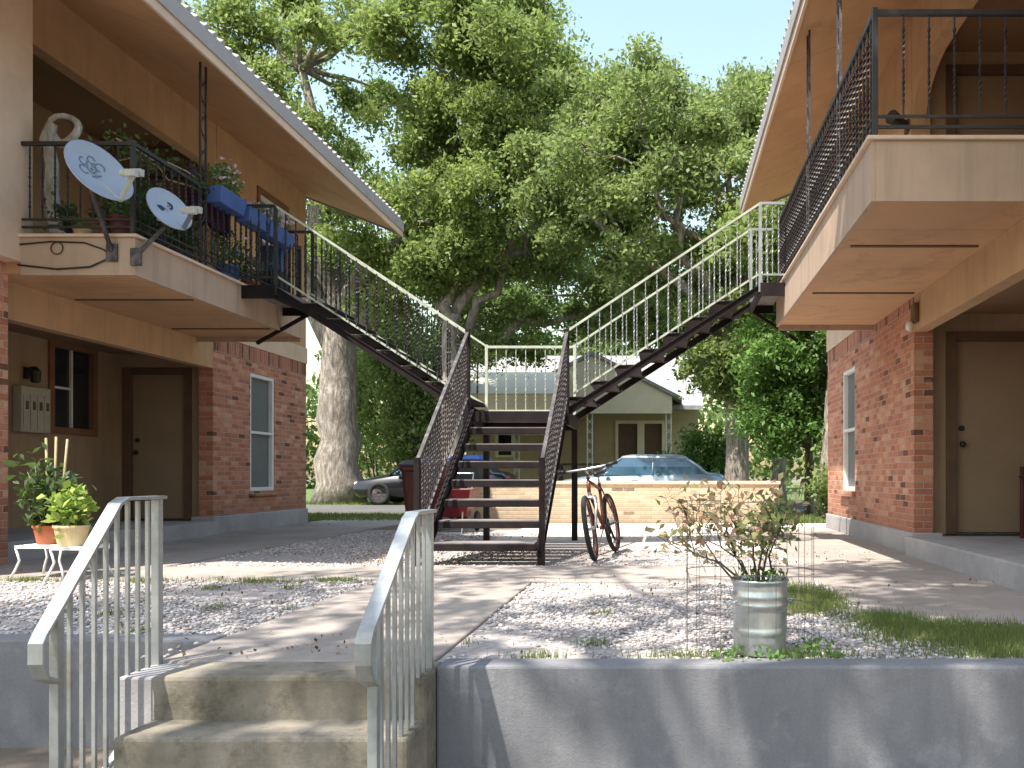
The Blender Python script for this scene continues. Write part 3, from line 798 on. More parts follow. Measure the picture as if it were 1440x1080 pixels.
    door(zf + 0.03, hole2)
    mb = MB(); B(mb, xback, xback + 0.14, y_start, yw, zf - 0.2, zt + 0.3); mb.build('gallery_back_wall', 'porch', T)
    # the rest of the volume
    mb = MB()
    B(mb, xback + 0.142, xw + 7.6, y_near, y_end, 0, 5.25); B(mb, xw + 0.21, xback + 0.14, yw + 0.15, y_end, 0.0, 5.25)
    mb.build('rear_wall', 'siding', T)
    mb = MB(); B(mb, near_x + 0.16, xw + 1.6, y_near, y_start - 0.07, -0.1, zs + 0.1); mb.build('near_brick_wall', 'brick', T)
    mb = MB(); B(mb, near_x, xw + 1.6, y_near, y_start + (0.02 if s < 0 else 0), zs + 0.102, 5.06 + 0.39 * (near_x - xe) - 0.01); mb.build('near_upper_wall', 'band', T)
    # gable end
    mb = MB(); zz = lambda a: 5.06 + 0.39 * (a - xe)
    xr = xw + 3.9
    mb.prism([(s * xw, y_end - 0.12, 5.2), (s * xw, y_end - 0.12, zz(xw) - 0.02), (s * xr, y_end - 0.12, zz(xr) - 0.02), (s * (2 * xr - xw), y_end - 0.12, zz(xw) - 0.02), (s * (2 * xr - xw), y_end - 0.12, 5.2)], (0, 0.115, 0))
    mb.build('gable_wall', 'siding', T)
    # roof: sloping slab, painted underside, grey edge
    mb = MB()
    mb.prism([(s * xe, y_near - 0.3, zz(xe) + 0.03), (s * xr, y_near - 0.3, zz(xr) + 0.03), (s * (2 * xr - xe), y_near - 0.3, zz(xe) + 0.03),
              (s * (2 * xr - xe), y_near - 0.3, zz(xe) + 0.2), (s * xr, y_near - 0.3, zz(xr) + 0.2), (s * xe, y_near - 0.3, zz(xe) + 0.2)], (0, y_roof - y_near + 0.3, 0))
    rf = mb.build('roof', 'shingle', T)
    mb = MB()
    mb.prism([(s * (xe + 0.02), y_near - 0.28, zz(xe + 0.02)), (s * (xr - 0.02), y_near - 0.28, zz(xr - 0.02)), (s * (xr - 0.02), y_near - 0.28, zz(xr - 0.02) + 0.026), (s * (xe + 0.02), y_near - 0.28, zz(xe + 0.02) + 0.026)], (0, y_roof - y_near + 0.26, 0))
    mb.build('eave_soffit', 'soffit', rf)
    mb = MB(); B(mb, xe - 0.03, xe - 0.002, y_near - 0.3, y_roof + 0.01, zz(xe) - 0.06, zz(xe) + 0.09); mb.build('fascia_board', 'band', rf)
    mb = MB(); B(mb, xe - 0.05, xe - 0.031, y_near - 0.3, y_roof + 0.012, zz(xe) + 0.03, zz(xe) + 0.2)
    mb.prism([(s * (xe + 0.0), y_roof + 0.002, zz(xe) - 0.03), (s * xr, y_roof + 0.002, zz(xr) - 0.03), (s * xr, y_roof + 0.002, zz(xr) + 0.17), (s * xe, y_roof + 0.002, zz(xe) + 0.17)], (0, 0.03, 0))
    mb.build('eave_edge', 'eave_grey', rf)
    mb = MB()
    for yy in np.arange(y_near, y_roof - 0.05, 0.16):
        x = s * (xe - 0.045)
        mb.path([(x, yy, zz(xe) + 0.205), (x + s * 0.5, yy, zz(xe) + 0.205 + 0.195)], 0.035 + random.uniform(0, 0.012), 6)
    mb.build('roof_edge_tiles', 'eave_grey', rf)
    # windows
    def window(h, fm, nm='window', mat='screen', style=0):
        ya, yb, za, zc = h
        o = MB(); B(o, xw + 0.07, xw + 0.09, ya + 0.04, yb - 0.04, za + 0.04, zc - 0.04); o = o.build(nm, mat, T)
        f = MB(); q = 0.055
        for a in ((ya, ya + q, za, zc), (yb - q, yb, za, zc), (ya + q, yb - q, za, za + q), (ya + q, yb - q, zc - q, zc), (ya + q, yb - q, (za + zc) / 2 - 0.02, (za + zc) / 2 + 0.02)):
            B(f, xw + 0.01, xw + 0.085, a[0], a[1], a[2], a[3])
        f.build('frame', fm, o, bevel=0.004)
        k = MB(); B(k, xw - 0.05, xw + 0.06, ya - 0.05, yb + 0.05, za - 0.075, za - 0.003); k.build('sill', 'brick' if style == 0 else fm, o)
        return o
    window(win, 'white')
    if upwin:
        window(upwin, 'white', style=1)
        ya, yb, za, zc = upwin; q = 0.09
        f = MB()
        for a in ((ya - q, ya, za, zc + q), (yb, yb + q, za, zc + q), (ya, yb, zc, zc + q)): B(f, xw - 0.02, xw + 0.03, *a)
        f.build('window_casing', 'brown_trim', T, bevel=0.004)
    if s < 0:
        ya, yb, za, zc = bw[0]
        o = MB(); B(o, xback + 0.04, xback + 0.06, ya, yb, za, zc); o = o.build('window', 'glass', T)
        f = MB(); q = 0.08
        for a in ((ya - q, ya + 0.01, za - q, zc + q), (yb - 0.01, yb + q, za - q, zc + q), (ya + 0.01, yb - 0.01, za - q, za + 0.01), (ya + 0.01, yb - 0.01, zc - 0.01, zc + q)): B(f, xback - 0.03, xback + 0.05, *a)
        f.build('frame', 'brown_trim', o, bevel=0.005)
        f = MB(); B(f, xback + 0.01, xback + 0.045, (ya + yb) / 2 - 0.015, (ya + yb) / 2 + 0.015, za + 0.01, zc - 0.01); B(f, xback + 0.01, xback + 0.045, ya + 0.01, (ya + yb) / 2 - 0.016, za + 0.5, za + 0.53); f.build('muntin', 'white', o)
    return T

LEFT = apartment(-1, 'apartment block with flowers and two dishes on its balcony', xw=6.2, xb=4.8, xe=4.6, xback=7.7, y_near=6.1, y_start=7.88, y_bal0=7.75, y_bal1=11.35,
                 y_brick=11.75, y_end=14.8, y_roof=14.95, zs=2.65, zf=2.97, win=(12.8, 13.6, 0.58, 2.36), upwin=(13.1, 14.0, 3.8, 5.15), base_h=0.25, near_x=5.84)
RIGHT = apartment(1, 'apartment block with bare overhanging balcony beside the bucket planter', xw=2.58, xb=1.38, xe=1.28, xback=4.2, y_near=3.6, y_start=4.5, y_bal0=5.67, y_bal1=10.45,
                  y_brick=8.8, y_end=13.4, y_roof=13.75, zs=2.65, zf=3.03, win=(11.5, 12.3, 0.6, 2.3), upwin=None, base_h=0.22, near_x=2.7)

# ---- balcony railings (parts of their building, every baluster a piece)
def balcony_rail(T, s, xb, xw, y0, y1, zf, ends, step_side, step_end, posts, zt, mat='black'):
    h = 0.86
    mb = MB()
    x = s * (xb + 0.03)
    for z, q in ((zf + h, 0.034), (zf + 0.17, 0.018), (zf + 0.1, 0.02)):
        mb.bar((x, y0 + 0.02, z), (x, y1, z), q, q)
        mb.bar((x, y0 + 0.02, z), (s * ends, y0 + 0.02, z), q, q)
    r = mb.build('balcony_railing', mat, T)
    bars(r, mat, [(x, y, zf + 0.1, zf + h) for y in np.arange(y0 + step_side, y1 - 0.03, step_side)], 0.014, 3.0)
    bars(r, mat, [(s * a, y0 + 0.02, zf + 0.17, zf + h) for a in np.arange(xb + 0.05 + step_end, ends, step_end)], 0.0105, 3.0)
    for y in (y0 + 0.02, y1 - 0.02): mb = MB(); mb.bar((x, y, zf), (x, y, zf + h + 0.03), 0.035, 0.035); mb.build('post', mat, r)
    for y in posts:
        mb = MB()
        for dy in (-0.055, 0.055): mb.bar((x, y + dy, zf), (x, y + dy, zt), 0.018, 0.018)
        n = 11
        for i in range(n):                                   # scrolls between the two bars
            z = zf + 0.08 + (zt - zf - 0.2) * i / n; d = (zt - zf - 0.2) / n; sg = 1 if i % 2 else -1
            mb.path([(x, y + sg * 0.045 * math.cos(math.pi * k / 8), z + d * k / 8) for k in range(9)], 0.006, 5)
            mb.sphere((x, y, z + d / 2), 0.014, 6, 4)
        mb.build('eave_post', 'post_grey' if s > 0 else mat, T)
balcony_rail(LEFT, -1, 4.8, 6.2, 7.75, 11.35, 2.97, 5.84, 0.125, 0.115, (8.95,), 5.12)
balcony_rail(RIGHT, 1, 1.38, 2.58, 5.67, 10.45, 3.03, 3.7, 0.11, 0.17, (6.85, 8.3), 5.12)

# ================================================================== double metal staircase
ST = thing('metal_staircase', 'steel staircase that splits at a landing up to both balconies', 'staircase', (-1.67, 9, 0))
LZ = 1.53; YF0, YF1 = 7.72, 9.72; YB = 10.75; XL, XR = -2.23, -1.12
def tread(x0, x1, y0, y1, z, along, th=0.07):
    mb = MB(); mb.box(x0, x1, y0, y1, z - th, z - 0.006)
    o = mb.build('tread', 'steel', ST, bevel=0.004)
    mb = MB()
    mb.box(x0 + 0.012, x1 - 0.012, y0 + 0.012, y1 - 0.012, z - 0.0055, z + 0.004)
    mb.build('tread_fill', 'tread', o)
    return o
for i in range(1, 8):
    y = YF0 + 0.03 + 0.27 * (i - 1)
    tread(XL + 0.1, XR - 0.04, y, y + 0.285, LZ * i / 8, 'y')
def stringer(p, q, w=0.045, h=0.15):
    mb = MB(); mb.bar(p, q, w * 0.3, h)
    d = Vector((0, 0, h / 2))
    mb.bar(Vector(p) + d, Vector(q) + d, w, 0.012); mb.bar(Vector(p) - d, Vector(q) - d, w, 0.012)
    return mb.build('stringer', 'steel', ST)
for x in (XL + 0.05, XR - 0.01):
    stringer((x, YF0 - 0.02, 0.06), (x, YF1, LZ - 0.05), 0.05, 0.17)
# landing
mb = MB(); mb.box(XL - 0.02, XR + 0.02, YF1 - 0.02, YB + 0.02, LZ - 0.05, LZ)
land = mb.build('landing', 'tread', ST, bevel=0.004)
mb = MB()
mb.bar((XL - 0.02, YF1 - 0.04, LZ - 0.05), (XR + 0.02, YF1 - 0.04, LZ - 0.05), 0.03, 0.12); mb.bar((XL - 0.02, YB + 0.04, LZ - 0.07), (XR + 0.02, YB + 0.04, LZ - 0.07), 0.03, 0.16)
for x in (XL - 0.03, XR + 0.03): mb.bar((x, YF1 - 0.03, LZ - 0.07), (x, YB + 0.03, LZ - 0.07), 0.03, 0.15)
mb.build('landing_frame', 'steel', land)
for x in (XL, XR):
    for y in (YB,):
        mb = MB(); mb.bar((x, y, -0.02), (x, y, LZ - 0.1), 0.07, 0.07, (0, 1, 0)); mb.build('landing_leg', 'steel', ST)
# side flights
def side_flight(s, x0, x1, z1, xbal, rail_mat, bar_mat):
    n = 8; run = (x1 - x0) / n
    for i in range(1, n):
        xa = x0 + run * (i - 1) + (0.0 if s > 0 else 0.0)
        x_lo, x_hi = min(xa, xa + run * 1.08), max(xa, xa + run * 1.08)
        tread(x_lo, x_hi, YF1 + 0.06, YB - 0.06, LZ + (z1 - LZ) * i / n, 'x', 0.045)
    for y in (YF1 + 0.04, YB - 0.04):
        stringer((x0 - s * 0.02, y, LZ - 0.02), (x1, y, z1 - 0.05), 0.045, 0.08)
        mb = MB(); mb.bar((x0, y, LZ + 0.16), (x1, y, z1 + 0.12), 0.022, 0.022); mb.build('lower_rail', rail_mat, ST)
    mb = MB(); xa, xb_ = sorted((x1, xbal)); mb.box(xa, xb_, YF1, YB, z1 - 0.045, z1)
    pl = mb.build('upper_platform', 'tread', ST)
    mb = MB()
    for y in (YF1 - 0.012, YB + 0.012): mb.bar((x1, y, z1 - 0.07), (xbal, y, z1 - 0.07), 0.02, 0.15)
    mb.bar((x1, YF1, z1 - 0.1), (x1, YB, z1 - 0.1), 0.03, 0.1); mb.build('platform_frame', 'steel', pl)
    mb = MB(); mb.bar((x1, YB - 0.05, z1 - 0.12), (xbal + s * 0.3, YB - 0.05, z1 - 0.5), 0.04, 0.04); mb.build('bracket', 'steel', ST)
    for y in (YF1, YB):
        rl = MB(); h = 0.91
        rl.bar((x0, y, LZ + h), (x1, y, z1 + h), 0.03, 0.024)
        r = rl.build('railing', rail_mat, ST)
        rl = MB(); rl.bar((x1, y, z1 + h), (xbal, y, z1 + h), 0.036, 0.03)
        rl.bar((x1, y, z1 - 0.1), (x1, y, z1 + h), 0.035, 0.035); rl.bar((x1, y, z1 + 0.1), (xbal, y, z1 + 0.1), 0.02, 0.02)
        rl.build('platform_rail', bar_mat, r)
        pl_ = []
        k = 19 if s < 0 else 17
        for i in range(1, k):
            f = i / k; x = x0 + (x1 - x0) * f; z = LZ + (z1 - LZ) * f
            pl_.append((x, y, z + 0.14, z + 0.14 + 0.77))
        for i in (1, 2, 3): pl_.append((x1 + (xbal - x1) * i / 4, y, z1 + 0.1, z1 + 0.87))
        bars(r, bar_mat, pl_, 0.014 if s < 0 else 0.009, 2.5)
side_flight(-1, XL, -4.42, 2.97, -4.8, 'sage', 'black')
side_flight(1, XR, 1.10, 3.0, 1.38, 'sage', 'rail')
# front flight railings
for x in (XL, XR + 0.02):
    rl = MB(); h = 0.93
    rl.bar((x, YF0, 0.93), (x, YF1, LZ + h - 0.02), 0.034, 0.034); rl.bar((x, YF0, 0.2), (x, YF1, LZ + 0.17), 0.02, 0.02)
    r = rl.build('railing', 'post_grey', ST)
    k = 24
    bars(r, 'post_grey', [(x, YF0 + (YF1 - YF0) * i / k, 0.2 + (LZ - 0.03) * i / k, 0.2 + (LZ - 0.03) * i / k + 0.725) for i in range(1, k)], 0.012, 2.5)
    for y, z0, z1 in ((YF0, -0.02, 0.97), (YF1, LZ - 0.1, LZ + 0.95)):
        mb = MB(); mb.bar((x, y, z0), (x, y, z1), 0.05, 0.05, (0, 1, 0)); mb.build('post', 'steel', r)
# landing back rail
rl = MB(); rl.bar((XL, YB, LZ + 0.9), (XR, YB, LZ + 0.9), 0.036, 0.03); rl.bar((XL, YB, LZ + 0.1), (XR, YB, LZ + 0.1), 0.02, 0.02)
for x in (XL, XR): rl.bar((x, YB, LZ - 0.05), (x, YB, LZ + 0.93), 0.034, 0.034, (0, 1, 0))
r = rl.build('railing', 'sage', ST)
bars(r, 'sage', [(XL + (XR - XL) * i / 9, YB, LZ + 0.1, LZ + 0.885) for i in range(1, 9)], 0.0095, 2.5)

# ================================================================== handrails of the front steps
def handrail(label, x, yr, yf, zt, sag):
    T = thing('handrail', label, 'handrail', (x, yr, 0), 'handrails of the front steps')
    ym = yr - 0.26                                             # where the slope begins
    sl = [(yr + 0.02, zt), (ym, zt), (yf - 0.1, sag)]
    mb = MB()
    W, H = 0.056, 0.014
    pts = [Vector((x, yr + 0.03, zt)), Vector((x, ym + 0.03, zt)), Vector((x, ym - 0.02, zt - 0.02)), Vector((x, yf - 0.08, sag + 0.03)), Vector((x, yf - 0.1, sag)), Vector((x, yf - 0.1, sag - 0.07)), Vector((x, yf - 0.075, sag - 0.125)), Vector((x, yf - 0.01, sag - 0.155))]
    rings = []
    for i, p in enumerate(pts):
        d = (pts[min(i + 1, len(pts) - 1)] - pts[max(0, i - 1)]).normalized()
        a = Vector((1, 0, 0)); n = a.cross(d).normalized()
        rings.append([p + a * W / 2 + n * H / 2, p - a * W / 2 + n * H / 2, p - a * W / 2 - n * H / 2, p + a * W / 2 - n * H / 2])
    mb.loft(rings)
    mb.build('top_rail', 'rail', T, bevel=0.003)
    def top(y):
        if y >= ym: return zt - 0.008
        return zt - 0.02 - (zt - 0.02 - sag - 0.03) * (ym - 0.02 - y) / (ym - 0.02 - yf + 0.08)
    mb = MB(); mb.bar((x, yr, -0.12), (x, yr, zt - 0.006), 0.034, 0.034, (0, 1, 0)); mb.build('rear_post', 'rail', T, bevel=0.003)
    mb = MB(); mb.bar((x, yf, LOW), (x, yf, top(yf) - 0.004), 0.034, 0.034, (0, 1, 0)); mb.build('front_post', 'rail', T, bevel=0.003)
    zb = lambda y: -0.12 - (yr - y) * 0.68
    mb = MB(); mb.bar((x, yf, zb(yf)), (x, yr, zb(yr)), 0.026, 0.014); mb.build('bottom_rail', 'rail', T)
    n = 9
    for i in range(1, n):
        y = yf + (yr - yf) * i / n
        mb = MB(); mb.bar((x, y, zb(y)), (x, y, top(y) - 0.005), 0.014, 0.014, (0, 1, 0)); mb.build('baluster', 'rail', T)
handrail('pale metal handrail at the plant stand side of the steps', -2.19, 3.69, 3.08, 0.71, 0.215)
handrail('pale metal handrail set on the blue grey wall beside the steps', -0.985, 3.58, 2.9, 0.655, 0.25)

# ================================================================== satellite dishes on the left balcony
def dish(label, c, n, dwn, r, marks, foot, arm_mat):
    T = thing('satellite_dish', label, 'satellite dish', foot)
    c = Vector(c); n = Vector(n).normalized(); d = Vector(dwn); d = (d - n * d.dot(n)).normalized(); u = n.cross(d).normalized()
    F = 0.30
    P = lambda a, b, h=0.0: c + u * a + d * b + n * ((a * a + b * b) / (4 * F) + h - r * r / (4 * F) * 0.5)
    mb = MB(); rings = []
    for side in (0, 1):
        rr = [0.002, .25, .5, .7, .85, .95, 1.0]
        for f in (rr if side == 0 else rr[::-1]):
            rings.append([P(r * f * math.cos(2 * math.pi * k / 36), 1.08 * r * f * math.sin(2 * math.pi * k / 36), 0.0 if side == 0 else -0.012) for k in range(36)])
    mb.loft(rings, closed=True)
    o = mb.build('reflector', 'dish', T, smooth=True)
    for mat, polys in marks:
        mb = MB()
        for poly in polys:
            mb.prism([P(a * r, b * r, 0.002) for a, b in poly], n * 0.002)
        mb.build('printed_mark', mat, o)
    mb = MB(); e = P(0, r * 1.02, 0.0); lnb = c + d * r * 0.75 + n * r * 1.15
    mb.bar(c - n * 0.06, e - n * 0.02, 0.035, 0.03); mb.bar(e - n * 0.02, lnb, 0.03, 0.035)
    mb.build('feed_arm', arm_mat, T, bevel=0.004)
    mb = MB(); ax = (c - lnb).normalized()
    mb.bar(lnb - ax * 0.05 - u * 0.03, lnb + ax * 0.06 - u * 0.03, 0.05, 0.06); mb.bar(lnb - ax * 0.05 + u * 0.035, lnb + ax * 0.06 + u * 0.035, 0.05, 0.06)
    mb.tube(lnb + ax * 0.06 - u * 0.03, lnb + ax * 0.1 - u * 0.03, 0.022, 0.034, 12); mb.tube(lnb + ax * 0.06 + u * 0.035, lnb + ax * 0.1 + u * 0.035, 0.022, 0.034, 12)
    mb.build('receiver', 'lnb', T, bevel=0.006)
    back = c - n * 0.09
    mb = MB(); mb.bar(c - n * 0.075, back - n * 0.03, 0.12, 0.12); mb.build('clamp', 'lnb', T, bevel=0.005)
    mb = MB(); kn = Vector((back.x, back.y, back.z - 0.12)); mb.path([back + Vector((0, 0, 0.06)), kn, Vector(foot)], 0.02, 10)
    mb.build('mast', 'post_grey', T, smooth=True)
    mb = MB(); f = Vector(foot); mb.box(f.x - 0.05, f.x + 0.05, f.y - 0.012, f.y + 0.012, f.z - 0.09, f.z + 0.07); mb.build('foot_plate', 'post_grey', T, bevel=0.004)
def loz(x, y, w, h, k=10):
    return [(x + w * math.cos(2 * math.pi * i / k), y + h * math.sin(2 * math.pi * i / k)) for i in range(k)]
def arc(x, y, r0, r1, a0, a1, n=6):
    out = []
    for i in range(n):
        p, q = R(a0 + (a1 - a0) * i / n), R(a0 + (a1 - a0) * (i + 1) / n)
        out.append([(x + r0 * math.cos(p), y + r0 * math.sin(p)), (x + r1 * math.cos(p), y + r1 * math.sin(p)), (x + r1 * math.cos(q), y + r1 * math.sin(q)), (x + r0 * math.cos(q), y + r0 * math.sin(q))])
    return out
m1 = [('dish_mark', arc(-0.3, -0.2, .12, .17, 60, 330) + arc(0.0, -0.2, .12, .17, -60, 250) + arc(0.3, -0.2, .12, .17, 120, 420) + arc(-0.14, -0.47, .1, .15, 0, 300) + arc(0.16, -0.47, .1, .15, 60, 380) + [loz(0.0, 0.06, .2, .035), loz(0, -.2, .05, .06)])]
m2 = [('dish_navy', [[(-.42, -.32), (-.2, -.32), (-.02, -.1), (-.3, -.02)]] + arc(0.22, -0.2, .1, .2, -80, 110)), ('dish_mark', [loz(.2, -.2, .09, .05)])]
dish('large white satellite dish with grey printed mark on the balcony corner', (-4.92, 7.42, 3.44), (0.816, -0.38, 0.446), (0.483, 0.177, -0.738), 0.275, m1, (-5.0, 7.735, 2.84), 'lnb')
dish('smaller white satellite dish with navy printed mark on the balcony side', (-4.64, 8.0, 3.3), (0.80, -0.42, 0.42), (0.483, 0.177, -0.738), 0.205, m2, (-4.78, 7.735, 2.8), 'dish_mark')

def simple(name, label, cat, mb, mat, group=None, smooth=False, bevel=0):
    o = mb.build(name, mat, None, smooth=smooth, bevel=bevel)
    return tag(o, label, cat, group)

mb = MB()
mb.path([(-5.86, 7.74, 2.72), (-5.5, 7.735, 2.68), (-5.2, 7.735, 2.7), (-5.02, 7.73, 2.78), (-4.99, 7.74, 2.9)], 0.008, 6)
mb.path([(-5.9, 7.74, 2.9), (-5.55, 7.735, 2.93), (-5.25, 7.735, 2.92), (-5.08, 7.735, 2.86), (-5.0, 7.735, 2.8)], 0.007, 6)
mb.path([(-5.5 + 0.055 * math.cos(R(a)), 7.735, 2.87 + 0.055 * math.sin(R(a))) for a in range(0, 361, 30)], 0.005, 5)
simple('dish_cable', 'dark cable looped along the balcony end under the dishes', 'cable', mb, 'blackp', smooth=True)

# ------------------------------------------------------------------ pots and plants
def pot_prof(r, h, wall=0.012, lip=0.02):
    return [(0.001, 0), (r * 0.72, 0), (r * 0.94, h - lip), (r, h - lip), (r, h), (r - wall, h), (r * 0.9 - wall, h - lip * 1.6), (0.001, h - lip * 1.6)]
def potted(name, label, cat, loc, r, h, pmat, lmat, n, lr, lz, leaf, stems=5, group=None, aspect=0.5, flowers=0, sticks=0, smat='green_stem'):
    T = thing(name, label, cat, loc, group)
    x, y, z = loc
    mb = MB(); mb.lathe(pot_prof(r, h), loc, 24); mb.build('pot', pmat, T, smooth=False, bevel=0.003)
    mb = MB(); mb.lathe([(0.001, 0), (r * 0.84, 0), (r * 0.84, 0.01), (0.001, 0.014)], (x, y, z + h * 0.8), 16); mb.build('soil', 'soil', T)
    mb = MB(); tips = []
    for i in range(stems):
        a = random.uniform(0, 6.28); q = random.uniform(0.2, 0.8)
        e = Vector((x + lr[0] * q * math.cos(a), y + lr[1] * q * math.sin(a), z + h + lz * random.uniform(0.55, 1.0)))
        pl = jag((x + r * .3 * math.cos(a), y + r * .3 * math.sin(a), z + h * 0.8), e, 4, 0.03)
        mb.path(pl, [0.006, 0.005, 0.004, 0.003, 0.002], 5); tips += pl[1:]
    for i in range(sticks):
        a = 2.4 * i; mb.tube((x + .05 * math.cos(a), y + .03, z + h * .7), (x + .1 * math.cos(a), y + .05, z + h + lz * random.uniform(1.25, 1.5)), 0.011, 0.009, 6)
    mb.build('stems', smat if not sticks else 'cane', T, smooth=True)
    P = blob_points((x, y, z + h + lz * 0.48), (lr[0], lr[1], lz * 0.55), n // 2, 0.2)
    tp = np.array([list(p) for p in tips]); Q = tp[rng.integers(0, len(tp), n // 2)] + rng.normal(size=(n // 2, 3)) * leaf * 0.8
    foliage('leaves', np.concatenate([P, Q]), leaf, lmat, T, aspect=aspect, up=0.4)
    if flowers: foliage('flowers', blob_points((x, y, z + h + lz * 0.75), (lr[0] * 1.05, lr[1] * 1.05, lz * 0.4), flowers, 0.6), leaf * 0.8, 'petal', T, aspect=0.9)
    return T
ZB = 3.0
potted('potted_plant', 'dark leafy plant in a black pot below the driftwood on the balcony', 'potted plant', (-5.62, 7.95, ZB), 0.1, 0.12, 'dark_pot', 'leaf_d', 160, (.18, .1), .22, .07)
potted('potted_plant', 'small pale plant in a low white pot on the balcony end', 'potted plant', (-5.38, 7.9, ZB), 0.075, 0.09, 'cream_pot', 'leaf_c', 60, (.08, .07), .09, .04)
potted('potted_plant', 'plant in a square red brown pot under the large dish', 'potted plant', (-5.02, 7.9, ZB), 0.105, 0.2, 'brown_pot', 'leaf_c', 110, (.13, .1), .16, .06)
potted('potted_plant', 'low dark plant between the red brown pot and the small dish', 'potted plant', (-4.98, 8.35, ZB), 0.11, 0.15, 'dark_pot', 'leaf_d', 260, (.2, .25), .42, .08)
potted('potted_plant', 'tall dark bush at the back of the dish balcony', 'potted plant', (-5.5, 8.7, ZB), 0.16, 0.25, 'dark_pot', 'leaf_d', 520, (.32, .3), .55, .09)
potted('potted_plant', 'bushy green plant behind the railing under the blue planters', 'potted plant', (-4.98, 9.75, ZB), 0.13, 0.2, 'blue_pot', 'leaf_c', 340, (.2, .26), .38, .06, flowers=40)
potted('potted_plant', 'trailing green plant in a dark pot beside the blue tub', 'potted plant', (-5.0, 10.35, ZB), 0.12, 0.16, 'terracotta', 'leaf_c', 300, (.18, .25), .3, .06, flowers=30)
potted('potted_plant', 'dark plant under the purple cloth by the eave post', 'potted plant', (-5.2, 9.15, ZB), 0.13, 0.22, 'dark_pot', 'leaf_d', 340, (.24, .25), .5, .08)
T = thing('blue_tub', 'dark blue tub standing on a black crate at the balcony end', 'tub', (-5.0, 10.95, ZB))
mb = MB(); mb.lathe(pot_prof(0.17, 0.3, lip=0.035), (-5.0, 10.95, ZB + 0.42), 20); mb.build('tub', 'blue_pot', T)
mb = MB(); mb.box(-5.16, -4.86, 10.79, 11.11, ZB + 0.0, ZB + 0.41); mb.build('crate', 'dark_pot', T, bevel=0.02)
# window-box planters hung on the rail
def planter(label, y0, y1, z, nl, nf, lz):
    T = thing('planter_box', label, 'planter box', (-4.79, (y0 + y1) / 2, z), 'blue planters on the balcony rail')
    x0, x1 = -4.9, -4.68
    mb = MB(); mb.loft([[(x0 + .03, y0 + .02, z), (x1 - .03, y0 + .02, z), (x1 - .03, y1 - .02, z), (x0 + .03, y1 - .02, z)], [(x0, y0, z + .17), (x1, y0, z + .17), (x1, y1, z + .17), (x0, y1, z + .17)],
                        [(x0 + .012, y0 + .012, z + .17), (x1 - .012, y0 + .012, z + .17), (x1 - .012, y1 - .012, z + .17), (x0 + .012, y1 - .012, z + .17)], [(x0 + .03, y0 + .03, z + .13), (x1 - .03, y0 + .03, z + .13), (x1 - .03, y1 - .03, z + .13), (x0 + .03, y1 - .03, z + .13)]])
    mb.build('box', 'blue_pot', T, bevel=0.006)
    mb = MB()
    for i in range(8):
        y = random.uniform(y0 + .05, y1 - .05); mb.path(jag((-4.79, y, z + .12), (-4.79 + random.uniform(-.12, .12), y + random.uniform(-.08, .08), z + .17 + lz * random.uniform(.4, 1)), 3, .02), [.005, .004, .003, .002], 5)
    mb.build('stems', 'green_stem', T, smooth=True)
    foliage('leaves', blob_points((-4.79, (y0 + y1) / 2, z + .17 + lz * .42), (.15, (y1 - y0) * .5, lz * .55), nl), .055, 'leaf_c', T)
    if nf: foliage('flowers', blob_points((-4.76, (y0 + y1) / 2, z + .17 + lz * .6), (.16, (y1 - y0) * .5, lz * .5), nf), .05, 'petal', T, aspect=0.9)
planter('blue planter box full of bright green leaves beside the eave post', 9.05, 9.6, 3.72, 330, 60, .34)
planter('middle blue planter box with small pale flowers on the rail', 9.68, 10.15, 3.7, 60, 40, .1)
planter('blue planter box with pink flowers nearest the stair platform', 10.2, 10.85, 3.68, 120, 90, .2)
# driftwood and vine
T = thing('driftwood', 'bleached twisted driftwood trunk standing at the balcony end wall', 'driftwood', (-5.68, 7.93, ZB))
mb = MB(); mb.path([(-5.6, 7.93, ZB), (-5.66, 7.93, ZB + .2), (-5.7, 7.95, ZB + .45), (-5.68, 7.93, ZB + .7), (-5.73, 7.93, ZB + .92), (-5.68, 7.93, ZB + 1.08)], [.08, .065, .06, .055, .06, .045], 10); mb.build('stem', 'drift', T, smooth=True)
mb = MB(); mb.path([(-5.57 + .13 * math.cos(R(a)), 7.93 + .03 * math.sin(R(a * 2)), ZB + 1.02 + .13 * math.sin(R(a))) for a in range(-160, 190, 25)], [.045 - .0018 * i for i in range(14)], 8); mb.build('curl', 'drift', T, smooth=True)
T = thing('hanging_vine', 'dry vine strung along the rail behind the small dish', 'vine', (-4.95, 8.4, 3.86))
mb = MB(); vp = jag((-5.1, 7.95, 3.95), (-4.84, 9.1, 3.86), 9, .08); mb.path(vp, .009, 5); mb.path(jag((-5.3, 7.9, 3.86), (-4.86, 8.9, 3.8), 8, .08), .008, 5); mb.build('stem', 'cane', T, smooth=True)
va = np.array([list(p) for p in vp]); foliage('leaves', va[rng.integers(0, len(va), 260)] + rng.normal(size=(260, 3)) * [.07, .08, .08], .06, 'leaf_d', T)
mb = MB(); n = 14; fr = []
for i in range(n + 1):
    y = 9.0 + 0.75 * i / n; xx = -5.0 + .04 * math.sin(i * 1.9)
    fr.append([(xx, y, 4.12 - .12 * math.sin(math.pi * i / n)), (xx + .03 * math.sin(i * 2.3), y, 3.86), (xx + .05 * math.sin(i * 1.7 + 1), y, 3.56 + .05 * math.sin(i * 2.2)), (xx - .012, y, 3.56 + .05 * math.sin(i * 2.2)), (xx + .03 * math.sin(i * 2.3) - .012, y, 3.86), (xx - .012, y, 4.12 - .12 * math.sin(math.pi * i / n))])
mb.loft(fr)
simple('hanging_cloth', 'dark purple cloth hanging above the rail beside the eave post', 'cloth', mb, 'purple', smooth=True)

